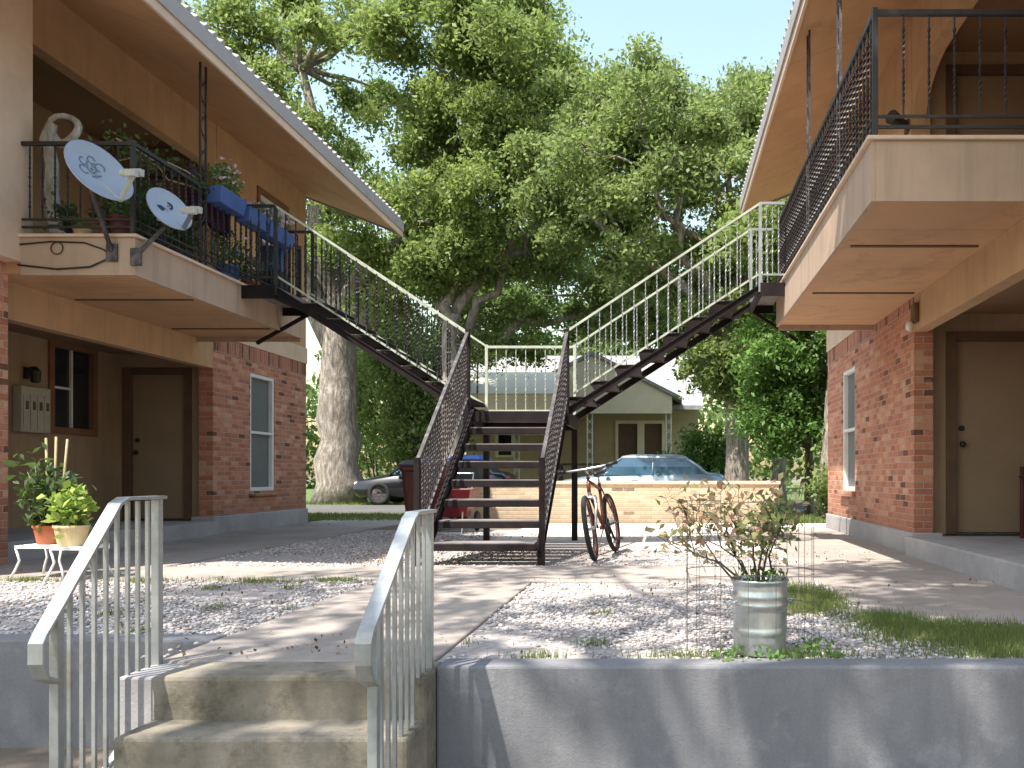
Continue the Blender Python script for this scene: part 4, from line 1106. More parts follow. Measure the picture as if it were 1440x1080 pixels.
# plant stand with two pots
T = thing('plant_stand', 'low white wrought iron plant stand on the left gravel', 'plant stand', (-4.7, 6.74, 0))
mb = MB()
for x0, x1, y in ((-5.08, -4.72, 6.85), (-4.7, -4.46, 6.7)):
    mb.box(x0, x1, y - .17, y + .17, .235, .25)
    for k in range(8): mb.bar((x0, y - .17 + .34 * k / 7, .255), (x1, y - .17 + .34 * k / 7, .255), .008, .008)
mb.build('top', 'white_iron', T)
for x0, x1, y in ((-5.08, -4.72, 6.85), (-4.7, -4.46, 6.7)):
    for x, dx in ((x0, -.03), (x1, .03)):
        for yy, dy in ((y - .16, -.02), (y + .16, .02)):
            mb = MB(); mb.path([(x, yy, .24), (x - dx * .8, yy - dy * .5, .14), (x + dx * .2, yy, .06), (x + dx, yy + dy, 0.0)], .009, 6); mb.build('leg', 'white_iron', T, smooth=True)
potted('potted_plant', 'dark tall plant with pale canes in an orange terracotta pot', 'potted plant', (-4.92, 6.85, .26), .125, .15, 'terracotta', 'leaf_d', 420, (.24, .2), .5, .085, stems=7, sticks=3)
potted('potted_plant', 'lime green sunlit plant in a cream clay pot on the stand', 'potted plant', (-4.62, 6.66, .26), .125, .16, 'cream_pot', 'leaf_lime', 260, (.15, .14), .31, .075, stems=6, aspect=.65)

# mailboxes and lamps
T = thing('mailbox_cluster', 'pale metal bank of mailboxes on the left porch wall', 'mailbox', (-7.64, 10.32, 1.6))
mb = MB(); mb.box(-7.695, -7.58, 10.08, 10.56, 1.33, 1.88); mb.build('cabinet', 'mailbox', T, bevel=.012)
for i in range(4):
    mb = MB(); y = 10.1 + .112 * i; mb.box(-7.579, -7.57, y, y + .1, 1.36, 1.78); o = mb.build('mailbox_door', 'mailbox', T, bevel=.003)
    mb = MB(); mb.box(-7.569, -7.562, y + .03, y + .07, 1.6, 1.7); mb.build('slot', 'dark_trim', o)
T = thing('wall_lamp', 'small black lamp above the mailboxes', 'wall lamp', (-7.66, 10.3, 2.05))
mb = MB(); mb.box(-7.697, -7.68, 10.26, 10.34, 1.98, 2.12); mb.bar((-7.68, 10.3, 2.1), (-7.6, 10.3, 2.12), .02, .02); mb.build('bracket', 'black', T)
mb = MB(); mb.lathe([(.02, .0), (.05, .01), (.06, .14), (.03, .18), (.005, .2)], (-7.58, 10.3, 1.93), 10); mb.build('lantern', 'black', T)
T = thing('wall_lamp', 'round white glass lamp under the right balcony corner', 'wall lamp', (2.5, 8.7, 2.4))
mb = MB(); mb.box(2.53, 2.578, 8.61, 8.75, 2.36, 2.56); mb.build('bracket', 'dark_trim', T, bevel=.01)
mb = MB(); mb.sphere((2.5, 8.68, 2.33), .042, 14, 10, (1, 1, 1.25)); mb.build('globe', 'lamp', T, smooth=True)
T = thing('flood_lamp', 'small black flood lamp on the right gallery wall', 'flood lamp', (2.5, 8.75, 4.5))
mb = MB(); mb.box(2.55, 2.579, 8.95, 9.05, 4.42, 4.55); mb.build('bracket', 'dark_trim', T)
mb = MB(); mb.tube((2.55, 8.98, 4.5), (2.36, 8.85, 4.53), .035, .075, 12); mb.build('lamp_head', 'black', T)

# armchair on the right porch
T = thing('armchair', 'dark wooden armchair with a white cushion on the right porch', 'armchair', (3.85, 8.2, .19))
for x in (3.56, 4.1):
    for y in (7.95, 8.45):
        mb = MB(); mb.box(x - .025, x + .025, y - .025, y + .025, .19, .78 if y < 8.2 else 0.9); mb.build('leg', 'wood_dark', T, bevel=.006)
for x in (3.56, 4.1): mb = MB(); mb.box(x - .035, x + .035, 7.92, 8.48, .781, .81); mb.build('armrest', 'wood_dark', T, bevel=.008)
mb = MB(); mb.box(3.586, 4.074, 7.96, 8.44, .5, .56); mb.build('seat', 'wood_dark', T, bevel=.008)
mb = MB(); mb.box(3.59, 4.07, 7.95, 8.4, .562, .66); mb.build('cushion', 'cushion', T, bevel=.035)
mb = MB(); mb.box(3.586, 4.074, 8.43, 8.47, .84, .9); mb.box(3.586, 4.074, 8.43, 8.47, .62, .68)
for i in range(5): mb.box(3.63 + .09 * i, 3.67 + .09 * i, 8.44, 8.46, .68, .84)
mb.build('backrest', 'wood_dark', T, bevel=.005)

# ------------------------------------------------------------------ bucket planter, its shrub and the wire cage
bx, by = .44, 3.9
T = thing('metal_can', 'galvanised metal can used as a planter on the right gravel', 'planter can', (bx, by, 0))
mb = MB(); pr = [(.001, 0), (.118, 0)]
for i in range(25):
    z = .012 + .305 * i / 24; k = i / 24
    bulge = .006 if abs(k - .68) < .05 or abs(k - .8) < .05 or abs(k - .3) < .03 else 0
    pr.append((.118 + .006 * k + bulge, z))
pr += [(.13, .322), (.132, .33), (.128, .336), (.122, .33), (.121, .28), (.001, .28)]
mb.lathe(pr, (bx, by, 0), 40); mb.build('can', 'galv', T, smooth=True)
mb = MB(); mb.lathe([(.001, 0), (.12, 0), (.115, .012), (.001, .018)], (bx, by, .282), 20); mb.build('soil', 'soil', T)
for a in (R(200), R(20)):
    p = Vector((bx + .132 * math.cos(a), by + .132 * math.sin(a), .24)); tn = Vector((-math.sin(a), math.cos(a), 0)); ou = Vector((math.cos(a), math.sin(a), 0))
    mb = MB(); mb.path([p - tn * .045, p - tn * .045 + ou * .02, p + ou * .028 - Vector((0, 0, .03)), p + tn * .045 + ou * .02, p + tn * .045], .005, 6); mb.build('handle', 'galv', T, smooth=True)
T = thing('dry_shrub', 'sparse shrub with pinkish dry leaves growing out of the metal can', 'shrub', (bx, by, .28))
mb = MB(); ends = []
def branch(p, q, r, depth):
    pl = jag(p, q, 4, .03 * (1 + depth)); mb.path(pl, [r, r * .85, r * .7, r * .6, r * .5], 6)
    ends.extend(pl[2:] if depth else [])
    if depth < 2:
        for k in range(3 - depth):
            s_ = pl[random.choice((2, 3, 4))]; dv = (Vector(q) - Vector(p)).normalized() + Vector((random.uniform(-.8, .55), random.uniform(-.6, .6), random.uniform(-.3, .5)))
            branch(s_, s_ + dv.normalized() * random.uniform(.06, .13), r * .5, depth + 1)
for q in ((-.05, .02, .56), (-.2, -.05, .56), (.06, .03, .6), (.0, -.1, .62), (-.3, .08, .58), (-.36, .0, .5), (-.16, .05, .64), (.12, .1, .6)):
    branch((bx + q[0] * .15, by + q[1] * .15, .27), (bx + q[0], by + q[1], q[2]), .0065, 0)
mb.build('branches', 'bark_brown', T, smooth=True)
ea = np.array([list(p) for p in ends]); ea = ea[(ea[:, 2] > .44) & (ea[:, 2] < .8)]
foliage('leaves', ea[rng.integers(0, len(ea), 470)] + rng.normal(size=(470, 3)) * .035, .04, 'leaf_dry', T, aspect=.55, up=.3, bend=.4)
er = ea[ea[:, 0] > bx - .12]
foliage('green_leaves', er[rng.integers(0, len(er), 240)] + rng.normal(size=(240, 3)) * .04, .04, 'leaf_b', T, aspect=.5, up=.3, bend=.35)
T = thing('weeds', 'low green weeds growing around the foot and rim of the metal can', 'weeds', (bx, by, 0))
mb = MB()
for i in range(7):
    a = i * .9; mb.path(jag((bx + .09 * math.cos(a), by + .09 * math.sin(a), .29), (bx + .13 * math.cos(a), by + .13 * math.sin(a), .38), 3, .01), .003, 4)
mb.build('stems', 'green_stem', T)
foliage('leaves', np.concatenate([blob_points((bx, by, .345), (.13, .13, .05), 90), blob_points((bx - .05, by - .16, .02), (.22, .1, .035), 90), blob_points((bx + .26, by - .05, .02), (.12, .2, .04), 90)]), .034, 'leaf_c', T)
T = thing('wire_cage', 'thin rusty wire cage standing around the metal can and shrub', 'wire cage', (bx - .02, by + .02, 0))
mb = MB(); cx, cy, cr = bx - .04, by + .06, .27
for z in (.06, .2, .36, .52, .68): mb.path([(cx + cr * math.cos(R(a)) * 1.1, cy + cr * math.sin(R(a)) * .9, z + .006 * math.sin(R(a * 3))) for a in range(0, 361, 15)], .0017, 4)
for a in range(0, 360, 24): mb.path([(cx + cr * 1.1 * math.cos(R(a)), cy + cr * .9 * math.sin(R(a)), z) for z in (-.02, .35, .7 + .04 * math.sin(a))], .0017, 4)
mb.build('mesh', 'wire', T)

# ------------------------------------------------------------------ bicycle
T = thing('bicycle', 'dark red bicycle leaning on its stand beside the staircase', 'bicycle', (-.645, 8.05, 0), world=False, rot=(0, 0, 0))
T.rotation_euler = (Matrix.Rotation(R(-8), 3, 'Z') @ Matrix.Rotation(R(-9.5), 3, 'Y')).to_euler()
RW = .315
def wheel(cy, turn=0.0):
    rot = Matrix.Rotation(turn, 3, 'Z') @ Matrix.Rotation(R(90), 3, 'Y')
    c = (0, cy, RW)
    mb = MB(); k = 10
    mb.lathe([(RW - .026 + .026 * math.cos(2 * math.pi * i / k), .024 * math.sin(2 * math.pi * i / k)) for i in range(k)], c, 44, rot, closed=True)
    w = mb.build('wheel', 'tyre', T, smooth=True)
    mb = MB(); mb.lathe([(RW - .05, -.012), (RW - .046, -.013), (RW - .046, .013), (RW - .05, .012), (RW - .058, .006), (RW - .058, -.006)], c, 40, rot, closed=True); mb.build('rim', 'bike', w, smooth=True)
    mb = MB(); mb.lathe([(.001, -.05), (.012, -.05), (.022, -.03), (.022, .03), (.012, .05), (.001, .05)], c, 12, rot)
    for i in range(28):
        a = 2 * math.pi * i / 28; off = .02 * (1 if i % 2 else -1)
        p = rot @ Vector((.02 * math.cos(a), .02 * math.sin(a), off)) + Vector(c); q = rot @ Vector(((RW - .055) * math.cos(a + .25 * (1 if i % 4 < 2 else -1)), (RW - .055) * math.sin(a + .25 * (1 if i % 4 < 2 else -1)), 0)) + Vector(c)
        mb.tube(p, q, .0016, n=4)
    mb.build('hub_and_spokes', 'chrome', w)
TURN = R(6)
wheel(0, TURN); wheel(1.02)
hd_t, hd_b = (0, .27, .80), (0, .215, .655); bb = (0, .61, .29); st = (0, .74, .74); rx = (0, 1.02, RW)
mb = MB()
for p, q, r in ((hd_t, hd_b, .019), (hd_b, bb, .018), ((0, .26, .77), (0, .72, .68), .016), (bb, st, .016)): mb.tube(p, q, r, n=10)
for sx_ in (-1, 1):
    mb.tube((sx_ * .02, .63, .29), (sx_ * .065, 1.02, RW), .01, n=8); mb.tube((sx_ * .015, .725, .69), (sx_ * .065, 1.02, RW), .008, n=8)
mb.tube((-.04, .61, .29), (.04, .61, .29), .022, n=10)
mb.build('frame', 'bike', T, smooth=True)
mb = MB()
for sx_ in (-1, 1): mb.path([(sx_ * .055, .19, .6), (sx_ * .06, .15, .5), (sx_ * .055, .0, RW)], [.019, .016, .012], 8)
mb.bar((-.065, .195, .6), (.065, .195, .6), .035, .035); mb.tube((0, .195, .6), (0, .285, .84), .015, n=10)
mb.build('fork', 'chrome', T, smooth=True)
mb = MB(); mb.tube((0, .285, .83), (0, .2, .88), .014, n=8); mb.path([(-.3, .27, .9), (-.16, .22, .885), (0, .195, .88), (.16, .22, .885), (.3, .27, .9)], .012, 8); hb = mb.build('handlebar', 'chrome', T, smooth=True)
for sx_ in (-1, 1):
    mb = MB(); mb.tube((sx_ * .2, .235, .888), (sx_ * .31, .275, .902), .018, n=8); mb.build('grip', 'blackp', hb, smooth=True)
    mb = MB(); mb.bar((sx_ * .17, .22, .875), (sx_ * .27, .19, .86), .012, .012); mb.build('brake_lever', 'blackp', hb)
mb = MB(); mb.tube((0, .735, .72), (0, .76, .83), .013, n=8); mb.build('seat_post', 'chrome', T)
mb = MB()
rg = []
for y, w, z in ((.62, .02, .845), (.68, .03, .852), (.76, .055, .855), (.83, .085, .865), (.87, .075, .87), (.885, .03, .872)):
    rg.append([(-w, y, z - .012), (-w * .5, y, z - .035), (w * .5, y, z - .035), (w, y, z - .012), (w * .6, y, z + .008), (-w * .6, y, z + .008)])
mb.loft(rg); mb.build('saddle', 'blackp', T, smooth=True)
mb = MB(); rt = Matrix.Rotation(R(90), 3, 'Y'); mb.lathe([(.07, -.003), (.09, -.003), (.09, .003), (.07, .003)], (.05, .61, .29), 26, rt, closed=True)
for a in range(0, 360, 72): mb.tube((.05, .61, .29), (.05, .61 + .075 * math.cos(R(a)), .29 + .075 * math.sin(R(a))), .006, n=5)
mb.bar((.06, .61, .29), (.07, .7, .15), .02, .014); mb.bar((-.06, .61, .29), (-.07, .52, .43), .02, .014); mb.build('crankset', 'blackp', T)
for x, y, z in ((.11, .7, .15), (-.11, .52, .43)): mb = MB(); mb.box(x - .045, x + .045, y - .035, y + .035, z - .012, z + .012); mb.build('pedal', 'blackp', T)
mb = MB(); mb.path([(-.03, .72, .27), (-.1, .76, .14), (-.155, .8, .03)], .009, 6); mb.build('kickstand', 'chrome', T)

# ------------------------------------------------------------------ yard: low wall, bins, cart
T = thing('low_brick_wall', 'low tan brick wall behind the bicycle and staircase', 'brick wall', (0, 14.8, 0))
mb = MB(); mb.box(-3.4, 2.0, 14.8, 15.02, -.05, .66); mb.build('brickwork', 'tan_brick', T)
mb = MB(); mb.box(-3.43, 2.03, 14.77, 15.05, .661, .72); mb.build('coping', 'band', T, bevel=.01)
def wheelie(label, x, y, body, lid, w=.58, d=.72, h=.92, lt=8):
    T = thing('wheeled_bin', label, 'wheeled bin', (x, y, 0))
    mb = MB(); rg = []
    for z, k in ((.06, .78), (.1, .8), (h - .08, .98), (h - .06, 1.05), (h, 1.05)):
        a, b = w / 2 * k, d / 2 * k; c = .06
        rg.append([(x - a + c, y - b, z), (x + a - c, y - b, z), (x + a, y - b + c, z), (x + a, y + b - c, z), (x + a - c, y + b, z), (x - a + c, y + b, z), (x - a, y + b - c, z), (x - a, y - b + c, z)])
    mb.loft(rg); mb.build('body', body, T, bevel=.008)
    mb = MB(); rg = []
    for z, k in ((h + .004, 1.1), (h + .03, 1.1), (h + .085, .9), (h + .1, .6)):
        a, b = w / 2 * k, d / 2 * k; c = .07
        rg.append([(x - a + c, y - b, z), (x + a - c, y - b, z), (x + a, y - b + c, z), (x + a, y + b - c, z), (x + a - c, y + b, z), (x - a + c, y + b, z), (x - a, y + b - c, z), (x - a, y - b + c, z)])
    mb.loft(rg); mb.build('lid', lid, T, bevel=.01)
    mb = MB(); mb.tube((x - w * .4, y + d * .58, h - .03), (x + w * .4, y + d * .58, h - .03), .016, n=8); mb.build('handle', lid, T)
    for sx_ in (-1, 1):
        mb = MB(); mb.lathe([(.001, -.025), (.1, -.025), (.115, -.012), (.115, .012), (.1, .025), (.001, .025)], (x + sx_ * w * .46, y + d * .4, .115), 18, Matrix.Rotation(R(90), 3, 'Y')); mb.build('wheel', 'tyre', T)
wheelie('brown wheeled bin with dark grey lid left of the staircase', -3.55, 12.9, 'bin_brown', 'bin_lid', .66, .74, .95)
wheelie('bin with bright blue lid standing behind the low tan wall', -3.55, 15.7, 'bin_lid', 'blue', .62, .7, 1.09)
T = thing('garden_cart', 'small red two wheeled cart under the staircase', 'cart', (-3.05, 12.4, 0))
mb = MB(); mb.loft([[(-3.28, 12.2, .22), (-2.82, 12.2, .22), (-2.82, 12.6, .22), (-3.28, 12.6, .22)], [(-3.36, 12.1, .62), (-2.74, 12.1, .62), (-2.74, 12.7, .62), (-3.36, 12.7, .62)], [(-3.33, 12.13, .62), (-2.77, 12.13, .62), (-2.77, 12.67, .62), (-3.33, 12.67, .62)], [(-3.26, 12.22, .26), (-2.84, 12.22, .26), (-2.84, 12.58, .26), (-3.26, 12.58, .26)]])
mb.build('tub', 'red', T, bevel=.01)
mb = MB(); mb.path([(-3.25, 12.66, .55), (-3.25, 12.8, .85), (-2.85, 12.8, .85), (-2.85, 12.66, .55)], .014, 8); mb.build('handle', 'chrome', T)
mb = MB(); mb.path([(-2.85, 12.1, .3), (-2.85, 12.05, 0.0), (-3.25, 12.05, 0.0), (-3.25, 12.1, .3)], .012, 6); mb.build('stand', 'chrome', T)
for x in (-3.37, -2.73): mb = MB(); mb.lathe([(.001, -.025), (.13, -.025), (.15, -.012), (.15, .012), (.13, .025), (.001, .025)], (x, 12.5, .15), 20, Matrix.Rotation(R(90), 3, 'Y')); mb.build('wheel', 'tyre', T)

# ------------------------------------------------------------------ cars in the street
def car(label, cx, cy, z0, L, W, H, paint, group=None, flip=1):
    T = thing('parked_car', label, 'car', (cx, cy, z0))
    X = lambda f: cx + flip * f * L
    hw = W / 2; k = H / 1.45
    mb = MB(); rg = []
    for f, w, zl, zb, zt in ((-.5, .72, .36, .52, .55), (-.485, .85, .28, .62, .66), (-.44, .94, .2, .7, .76), (-.34, .99, .19, .77, .84), (-.22, 1, .19, .86, .93), (0, 1, .19, .89, .93), (.24, 1, .19, .92, .95), (.36, .99, .2, .93, .98), (.45, .94, .24, .89, .96), (.49, .84, .32, .76, .86), (.5, .76, .42, .6, .66)):
        w *= hw
        rg.append([(X(f), cy + y, z0 + z * k) for y, z in ((-w * .86, zl), (-w, zl + .14), (-w * 1.0, (zl + zb) / 2), (-w * .97, zb - .05), (-w * .88, zb), (-w * .4, zt), (w * .4, zt), (w * .88, zb), (w * .97, zb - .05), (w, (zl + zb) / 2), (w, zl + .14), (w * .86, zl))])
    mb.loft(rg); body = mb.build('body', paint, T, smooth=True)
    def ring(xa, xb, yy, z, c=.12):
        return [(X(xa), cy - yy + c, z), (X(xa) + flip * c * .6, cy - yy, z), (X(xb) - flip * c * .6, cy - yy, z), (X(xb), cy - yy + c, z), (X(xb), cy + yy - c, z), (X(xb) - flip * c * .6, cy + yy, z), (X(xa) + flip * c * .6, cy + yy, z), (X(xa), cy + yy - c, z)]
    zb = z0 + .88 * k; zt = z0 + H
    lv = [(-.27, .40, .91, zb), (-.20, .355, .86, zb + (zt - zb) * .4), (-.12, .28, .78, zb + (zt - zb) * .8)]
    mb = MB(); mb.loft([ring(a, b, w * hw, z) for a, b, w, z in lv]); mb.build('windows', 'car_glass', T, smooth=False)
    mb = MB(); mb.loft([ring(-.12, .28, .785 * hw, zb + (zt - zb) * .79), ring(-.105, .26, .76 * hw, zb + (zt - zb) * .92), ring(-.06, .2, .6 * hw, zt)]); rf = mb.build('roof', paint, T, smooth=True)
    for sy in (-1, 1):
        mb = MB()
        P = lambda f, lvl: (X(f), cy + sy * hw * (lv[lvl][2] + .004), lv[lvl][3])
        mb.path([P(-.25, 0), P(-.185, 1), P(-.108, 2)], .025, 6); mb.path([P(.385, 0), P(.335, 1), P(.265, 2)], .04, 6); mb.path([P(.07, 0), P(.072, 1), P(.075, 2)], .025, 6)
        mb.build('pillar', paint, rf, smooth=True)
        mb = MB(); mb.sphere((X(-.19), cy + sy * (hw + .07), zb + .05), .075, 10, 6, (1, 1.1, .75)); mb.build('mirror', paint, T, smooth=True)
        for f in (-.05, .18): mb = MB(); mb.bar((X(f), cy + sy * (hw + .012), z0 + .74 * k), (X(f) + flip * .18, cy + sy * (hw + .012), z0 + .74 * k), .02, .03); mb.build('door_handle', paint, T)
        mb = MB(); mb.sphere((X(-.475), cy + sy * hw * .66, z0 + .6 * k), .11, 10, 6, (.6, 1.5, .6)); mb.build('headlight', 'lamp', T, smooth=True)
        mb = MB(); mb.sphere((X(.485), cy + sy * hw * .66, z0 + .76 * k), .1, 10, 6, (.5, 1.5, .8)); mb.build('tail_light', 'lens_red', T, smooth=True)
        for f in (-.315, .31):
            c = (X(f), cy + sy * (hw - .1), z0 + .32); rt = Matrix.Rotation(R(90), 3, 'X')
            mb = MB(); mb.lathe([(.2, -.1), (.3, -.11), (.32, -.08), (.32, .08), (.3, .11), (.2, .1)], c, 24, rt, closed=True); w = mb.build('wheel', 'tyre', T, smooth=True)
            mb = MB(); mb.lathe([(.001, -.085), (.06, -.095), (.2, -.09), (.2, .09), (.06, .095), (.001, .085)], c, 20, rt); mb.build('rim', 'post_grey', w)
    mb = MB(); mb.box(min(X(-.505), X(-.47)), max(X(-.505), X(-.47)), cy - hw * .6, cy + hw * .6, z0 + .3 * k, z0 + .42 * k); mb.build('grille', 'blackp', T)
    return T
car('silver blue sedan parked behind the low tan brick wall', -.6, 22.6, 0, 4.5, 1.72, 1.37, 'car_silver')
car('black car parked behind the brown wheeled bin', -6.6, 24.9, 0, 4.5, 1.78, 1.42, 'car_black')

# ------------------------------------------------------------------ house across the street
HY = 30.0
T = thing('house', 'cream house with porch gable across the street', 'house', (-2, HY, 0))
def hp(x, y): return ((x - 933) / 1200 * HY, EYE + (670 - y) / 1200 * HY)
mb = MB(); wall_y(mb, HY + 2.0, HY + 2.2, -7.4, 1.3, 0, 3.3, [(-1.78, .02, .55, 2.85), (-6.25, -5.65, 1.6, 2.4)]); mb.build('front_wall', 'house_tan', T)
mb = MB(); mb.box(-7.4, -7.2, HY + 2.21, HY + 8, 0, 3.3); mb.box(1.1, 1.3, HY + 2.21, HY + 8, 0, 3.3); mb.build('side_wall', 'house_tan', T)
mb = MB(); mb.box(-5.4, .5, HY - .2, HY + 2.0, -.05, .5); mb.build('porch_floor', 'base', T)
for a, b in ((-1.7, -.98), (-.72, -.06)):
    mb = MB(); mb.box(a, b, HY + 2.06, HY + 2.1, .55, 2.78); d = mb.build('door', 'dark_trim', T)
mb = MB(); mb.box(-1.8, -1.7, HY + 1.94, HY + 2.12, .5, 2.9); mb.box(-.06, .05, HY + 1.94, HY + 2.12, .5, 2.9); mb.box(-.98, -.72, HY + 1.94, HY + 2.12, .5, 2.9); mb.box(-1.7, -.98, HY + 1.94, HY + 2.12, 2.78, 2.9); mb.box(-.72, -.06, HY + 1.94, HY + 2.12, 2.78, 2.9); mb.build('door_frame', 'house_cream', T)
mb = MB(); mb.box(-6.2, -5.7, HY + 2.06, HY + 2.1, 1.6, 2.4); w = mb.build('window', 'glass', T)
mb = MB(); mb.box(-6.3, -6.2, HY + 1.95, HY + 2.1, 1.52, 2.48); mb.box(-5.7, -5.6, HY + 1.95, HY + 2.1, 1.52, 2.48); mb.box(-6.2, -5.7, HY + 1.95, HY + 2.1, 2.4, 2.48); mb.box(-6.2, -5.7, HY + 1.95, HY + 2.1, 1.52, 1.6); mb.build('frame', 'house_cream', w)
# porch gable
gx0, gx1, gp, ge = -5.3, .3, 5.05, 3.62
mb = MB(); mb.prism([(gx0, HY, 3.02), (gx1, HY, 3.02), (gx1, HY, ge), ((gx0 + gx1) / 2, HY, gp), (gx0, HY, ge)], (0, .16, 0)); mb.build('gable_front', 'house_cream', T)
mb = MB(); n0 = ((gx0 + gx1) / 2)
for sgn, xe_ in ((-1, gx0 - .35), (1, gx1 + .35)):
    ze = ge - .35 * (gp - ge) / (n0 - gx0)
    mb.prism([(n0, HY - .06, gp + .02), (n0, HY - .06, gp + .16), (xe_, HY - .06, ze + .16), (xe_, HY - .06, ze + .02)], (0, 3.3, 0))
mb.build('porch_roof', 'house_roof', T)
for x in (gx1 - .12, gx0 + .12, -2.6):
    mb = MB(); 
    for dx in (-.09, .09): mb.bar((x + dx, HY + .1, .5), (x + dx, HY + .1, 3.02), .035, .035, (0, 1, 0))
    for i in range(7): mb.bar((x - .08, HY + .1, .6 + i * .34), (x + .08, HY + .1, .78 + i * .34), .02, .02); mb.bar((x + .08, HY + .1, .6 + i * .34), (x - .08, HY + .1, .78 + i * .34), .02, .02)
    mb.build('porch_post', 'white', T)
mb = MB(); mb.prism([(-8.0, HY + 1.2, 3.25), (-8.0, HY + 5.2, 5.6), (-8.0, HY + 9.2, 3.25), (-8.0, HY + 9.2, 3.4), (-8.0, HY + 5.2, 5.78), (-8.0, HY + 1.2, 3.4)], (9.45, 0, 0)); rf = mb.build('roof', 'house_roof', T)
mb = MB(); mb.box(-7.6, -3.4, HY - 2.6, HY - .2, 2.95, 3.45); mb.build('carport_roof', 'house_cream', T)
mb = MB(); mb.prism([(-7.7, HY - 2.72, 3.451), (-7.7, HY - .15, 4.45), (-7.7, HY - .15, 4.3), (-7.7, HY - 2.3, 3.451)], (4.4, 0, 0)); mb.build('carport_slope', 'house_cream', T)
for x in (-7.4, -3.6): mb = MB(); mb.box(x - .06, x + .06, HY - 2.5, HY - 2.38, 0, 2.949); mb.build('carport_post', 'white', T)
# porch furniture in front of it
T = thing('porch_bench', 'dark wooden table on the porch of the cream house', 'table', (-3.0, HY + .8, .5))
mb = MB(); mb.box(-3.8, -2.3, HY + .5, HY + 1.1, 1.2, 1.27); mb.build('top', 'bark_brown', T)
for x in (-3.7, -2.4):
    for y in (HY + .56, HY + 1.04): mb = MB(); mb.box(x - .04, x + .04, y - .04, y + .04, .5, 1.2); mb.build('leg', 'bark_brown', T)

# ================================================================== trees and shrubs
tree('shade_tree', 'big tree with a broad pale trunk beyond the left building', (-9.7, 25.5, 0), 5.6, .66, (-8, 24.5, 11.5), (6, 4, 5.2), 84, 166000, .15, 'leaf_a', 'bark_grey', 1.2,
     lobes=[((-8.9, 25.6, 12.6), (5.4, 3.4, 3.6), 1.0), ((-5.0, 24.5, 12.0), (2.5, 3.0, 2.6), .6), ((-2.6, 25.0, 10.6), (1.5, 1.6, 1.5), .22), ((-13.2, 25.5, 12.5), (1.8, 2, 2.6), .25), ((-7.6, 24, 7.6), (2.6, 2.5, 1.9), .3)], limbs=9)
tree('shade_tree', 'slim pale trunked tree behind the landing of the staircase', (-5.75, 23.2, 0), 5.2, .33, (-4.5, 24, 8), (3.4, 3, 2.6), 34, 62000, .14, 'leaf_a', 'bark_grey', 1.0,
     lobes=[((-3.9, 24.2, 8.7), (2.9, 2.6, 2.3), 1.0), ((-6.2, 23.5, 6.9), (1.8, 1.8, 1.3), .35), ((-4.7, 24.2, 4.7), (1.5, .9, .75), .22), ((-1.6, 25.2, 5.6), (1.6, 1.0, .8), .2)], limbs=6)
tree('shade_tree', 'tall tree with ivy on its trunk right of the cream house', (1.75, 20.3, 0), 4.6, .3, (.4, 21, 8.5), (3.3, 3.2, 3.6), 60, 112000, .13, 'leaf_b', 'bark_grey', .95,
     lobes=[((.5, 21, 7.6), (3.0, 3, 2.5), 1.0), ((-2.1, 21.6, 9.0), (1.5, 1.5, 1.6), .3), ((-.6, 21, 10.0), (1.0, 1.3, .95), .18), ((1.5, 21, 9.8), (.8, 1.3, .9), .12), ((2.7, 21, 9.6), (1.0, 1.3, 1.1), .2), ((1.7, 19.9, 4.0), (.75, .6, 1.2), .13)], limbs=8)
tree('shade_tree', 'dark spreading tree behind the roof of the cream house', (-3.6, 41, 0), 6, .5, (-4, 40, 9.5), (6.5, 3, 4.6), 60, 64000, .27, 'leaf_far', 'bark_brown', 1.6,
     lobes=[((-4.2, 40, 9.0), (6.3, 3, 5.0), 1.0), ((3.4, 40, 8.5), (4, 3, 4.0), .5), ((-12, 40, 8.5), (4, 3, 4.5), .5)], limbs=7)
tree('small_tree', 'young bright green tree between the ivy trunk and the brick wall', (3.0, 17.6, 0), 1.9, .1, (2.9, 17.6, 3.1), (1.4, 1.2, 1.7), 26, 24000, .115, 'leaf_c', 'bark_brown', .6,
     lobes=[((2.9, 17.6, 3.4), (1.25, 1.1, 1.3), 1.0), ((2.5, 17.4, 2.0), (.8, .7, .7), .4)], limbs=6)
tree('leaning_tree', 'leaning trunk at the far corner of the right building', (3.15, 16.6, 0), 5.2, .17, (4, 17, 6.5), (2.4, 2, 1.9), 18, 18000, .15, 'leaf_a', 'bark_grey', .9, lean=(.35, .2), limbs=5,
     lobes=[((3.3, 17.4, 6.0), (1.8, 1.7, 1.4), 1.0)])
tree('background_tree', 'thin trunk among the dark greenery right of the street', (3.2, 23.5, 0), 3.4, .2, (3.6, 24, 5.0), (2.6, 1.8, 2.2), 24, 20000, .18, 'leaf_far', 'bark_grey', 1.1, limbs=5)
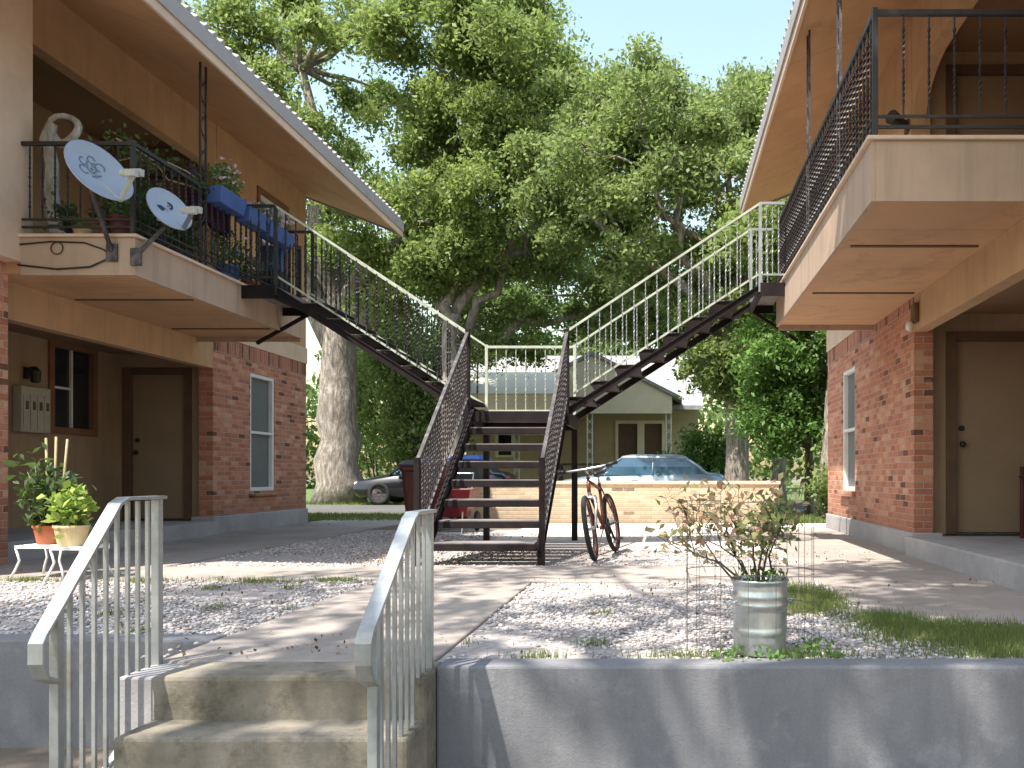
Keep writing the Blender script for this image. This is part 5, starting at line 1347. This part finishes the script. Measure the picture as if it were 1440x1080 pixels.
def bush(label, base, cents, n, leaf, lm, cr=.5, stems=6):
    T = thing('shrub', label, 'shrub', base)
    mb = MB(); P = []
    for c, r, w in cents:
        cc = blob_points(c, r, 26, .3)
        for q in cc[:stems]: mb.path(jag((base[0] + random.uniform(-.3, .3), base[1], 0), q, 4, .12), [.03, .025, .02, .013, .006], 6)
        for q in cc: P.append(q + rng.normal(size=(int(n * w / 26), 3)) * cr * np.array([.5, .5, .42]))
    mb.build('stems', 'bark_brown', T, smooth=True)
    foliage('leaves', np.concatenate(P), leaf, lm, T)
bush('tall rounded shrub under the left stair flight', (-8.1, 27.6, 0), [((-8.1, 27.6, 4.2), (1.25, 1, 1.7), .6), ((-7.6, 27.6, 2.2), (1.3, .9, 1.2), .4)], 16000, .15, 'leaf_b', .7)
bush('dark bush behind the broad pale trunk', (-9.6, 29, 0), [((-9.5, 29, 3.0), (2.4, 1.2, 2.2), 1.0)], 11000, .18, 'leaf_b', .8)
bush('light green bush beside the silver blue car', (1.3, 24.4, 0), [((1.3, 24.4, 1.2), (.8, .6, 1.0), 1.0)], 5000, .13, 'leaf_c', .45)
bush('low bush at the foot of the leaning trunk', (3.1, 15.9, 0), [((3.3, 16.1, .5), (.5, .4, .4), 1.0)], 2200, .1, 'leaf_b', .3)
bush('small green bush before the porch post of the cream house', (.1, 28.8, 0), [((.2, 28.8, 1.0), (.7, .5, .6), 1.0)], 2500, .13, 'leaf_c', .4)
# far wood that closes the view: one mass nobody could count
P = np.concatenate([blob_points((x, 58 + 4 * math.sin(x), 4.2 + 1.4 * math.sin(x * .7) + rng.uniform(-.8, .8)), (3.4, 3, 5.0), 1500) for x in range(-42, 34, 4)])
tag(foliage('far_wood', P, .55, 'leaf_far', None), 'dark far wood closing the view behind the houses', None, None, 'stuff')
# tree that shades the foreground (its dapples lie on steps, walk and wall)
tree('shade_tree', 'tree standing behind the viewpoint whose leaf shade dapples the steps', (-4.0, -3.6, LOW), 8, .4, (-2.2, 2.2, 8.2), (4.6, 3.2, 1.9), 40, 15000, .17, 'leaf_a', 'bark_brown', 1.05,
     lobes=[((-4.0, .3, 11.0), (3.6, 2.9, 1.5), 1.0), ((-.3, 1.7, 10.7), (2.2, 1.7, 1.1), .8), ((-7.5, .4, 10.5), (2.0, 1.5, .9), .4)], limbs=9)
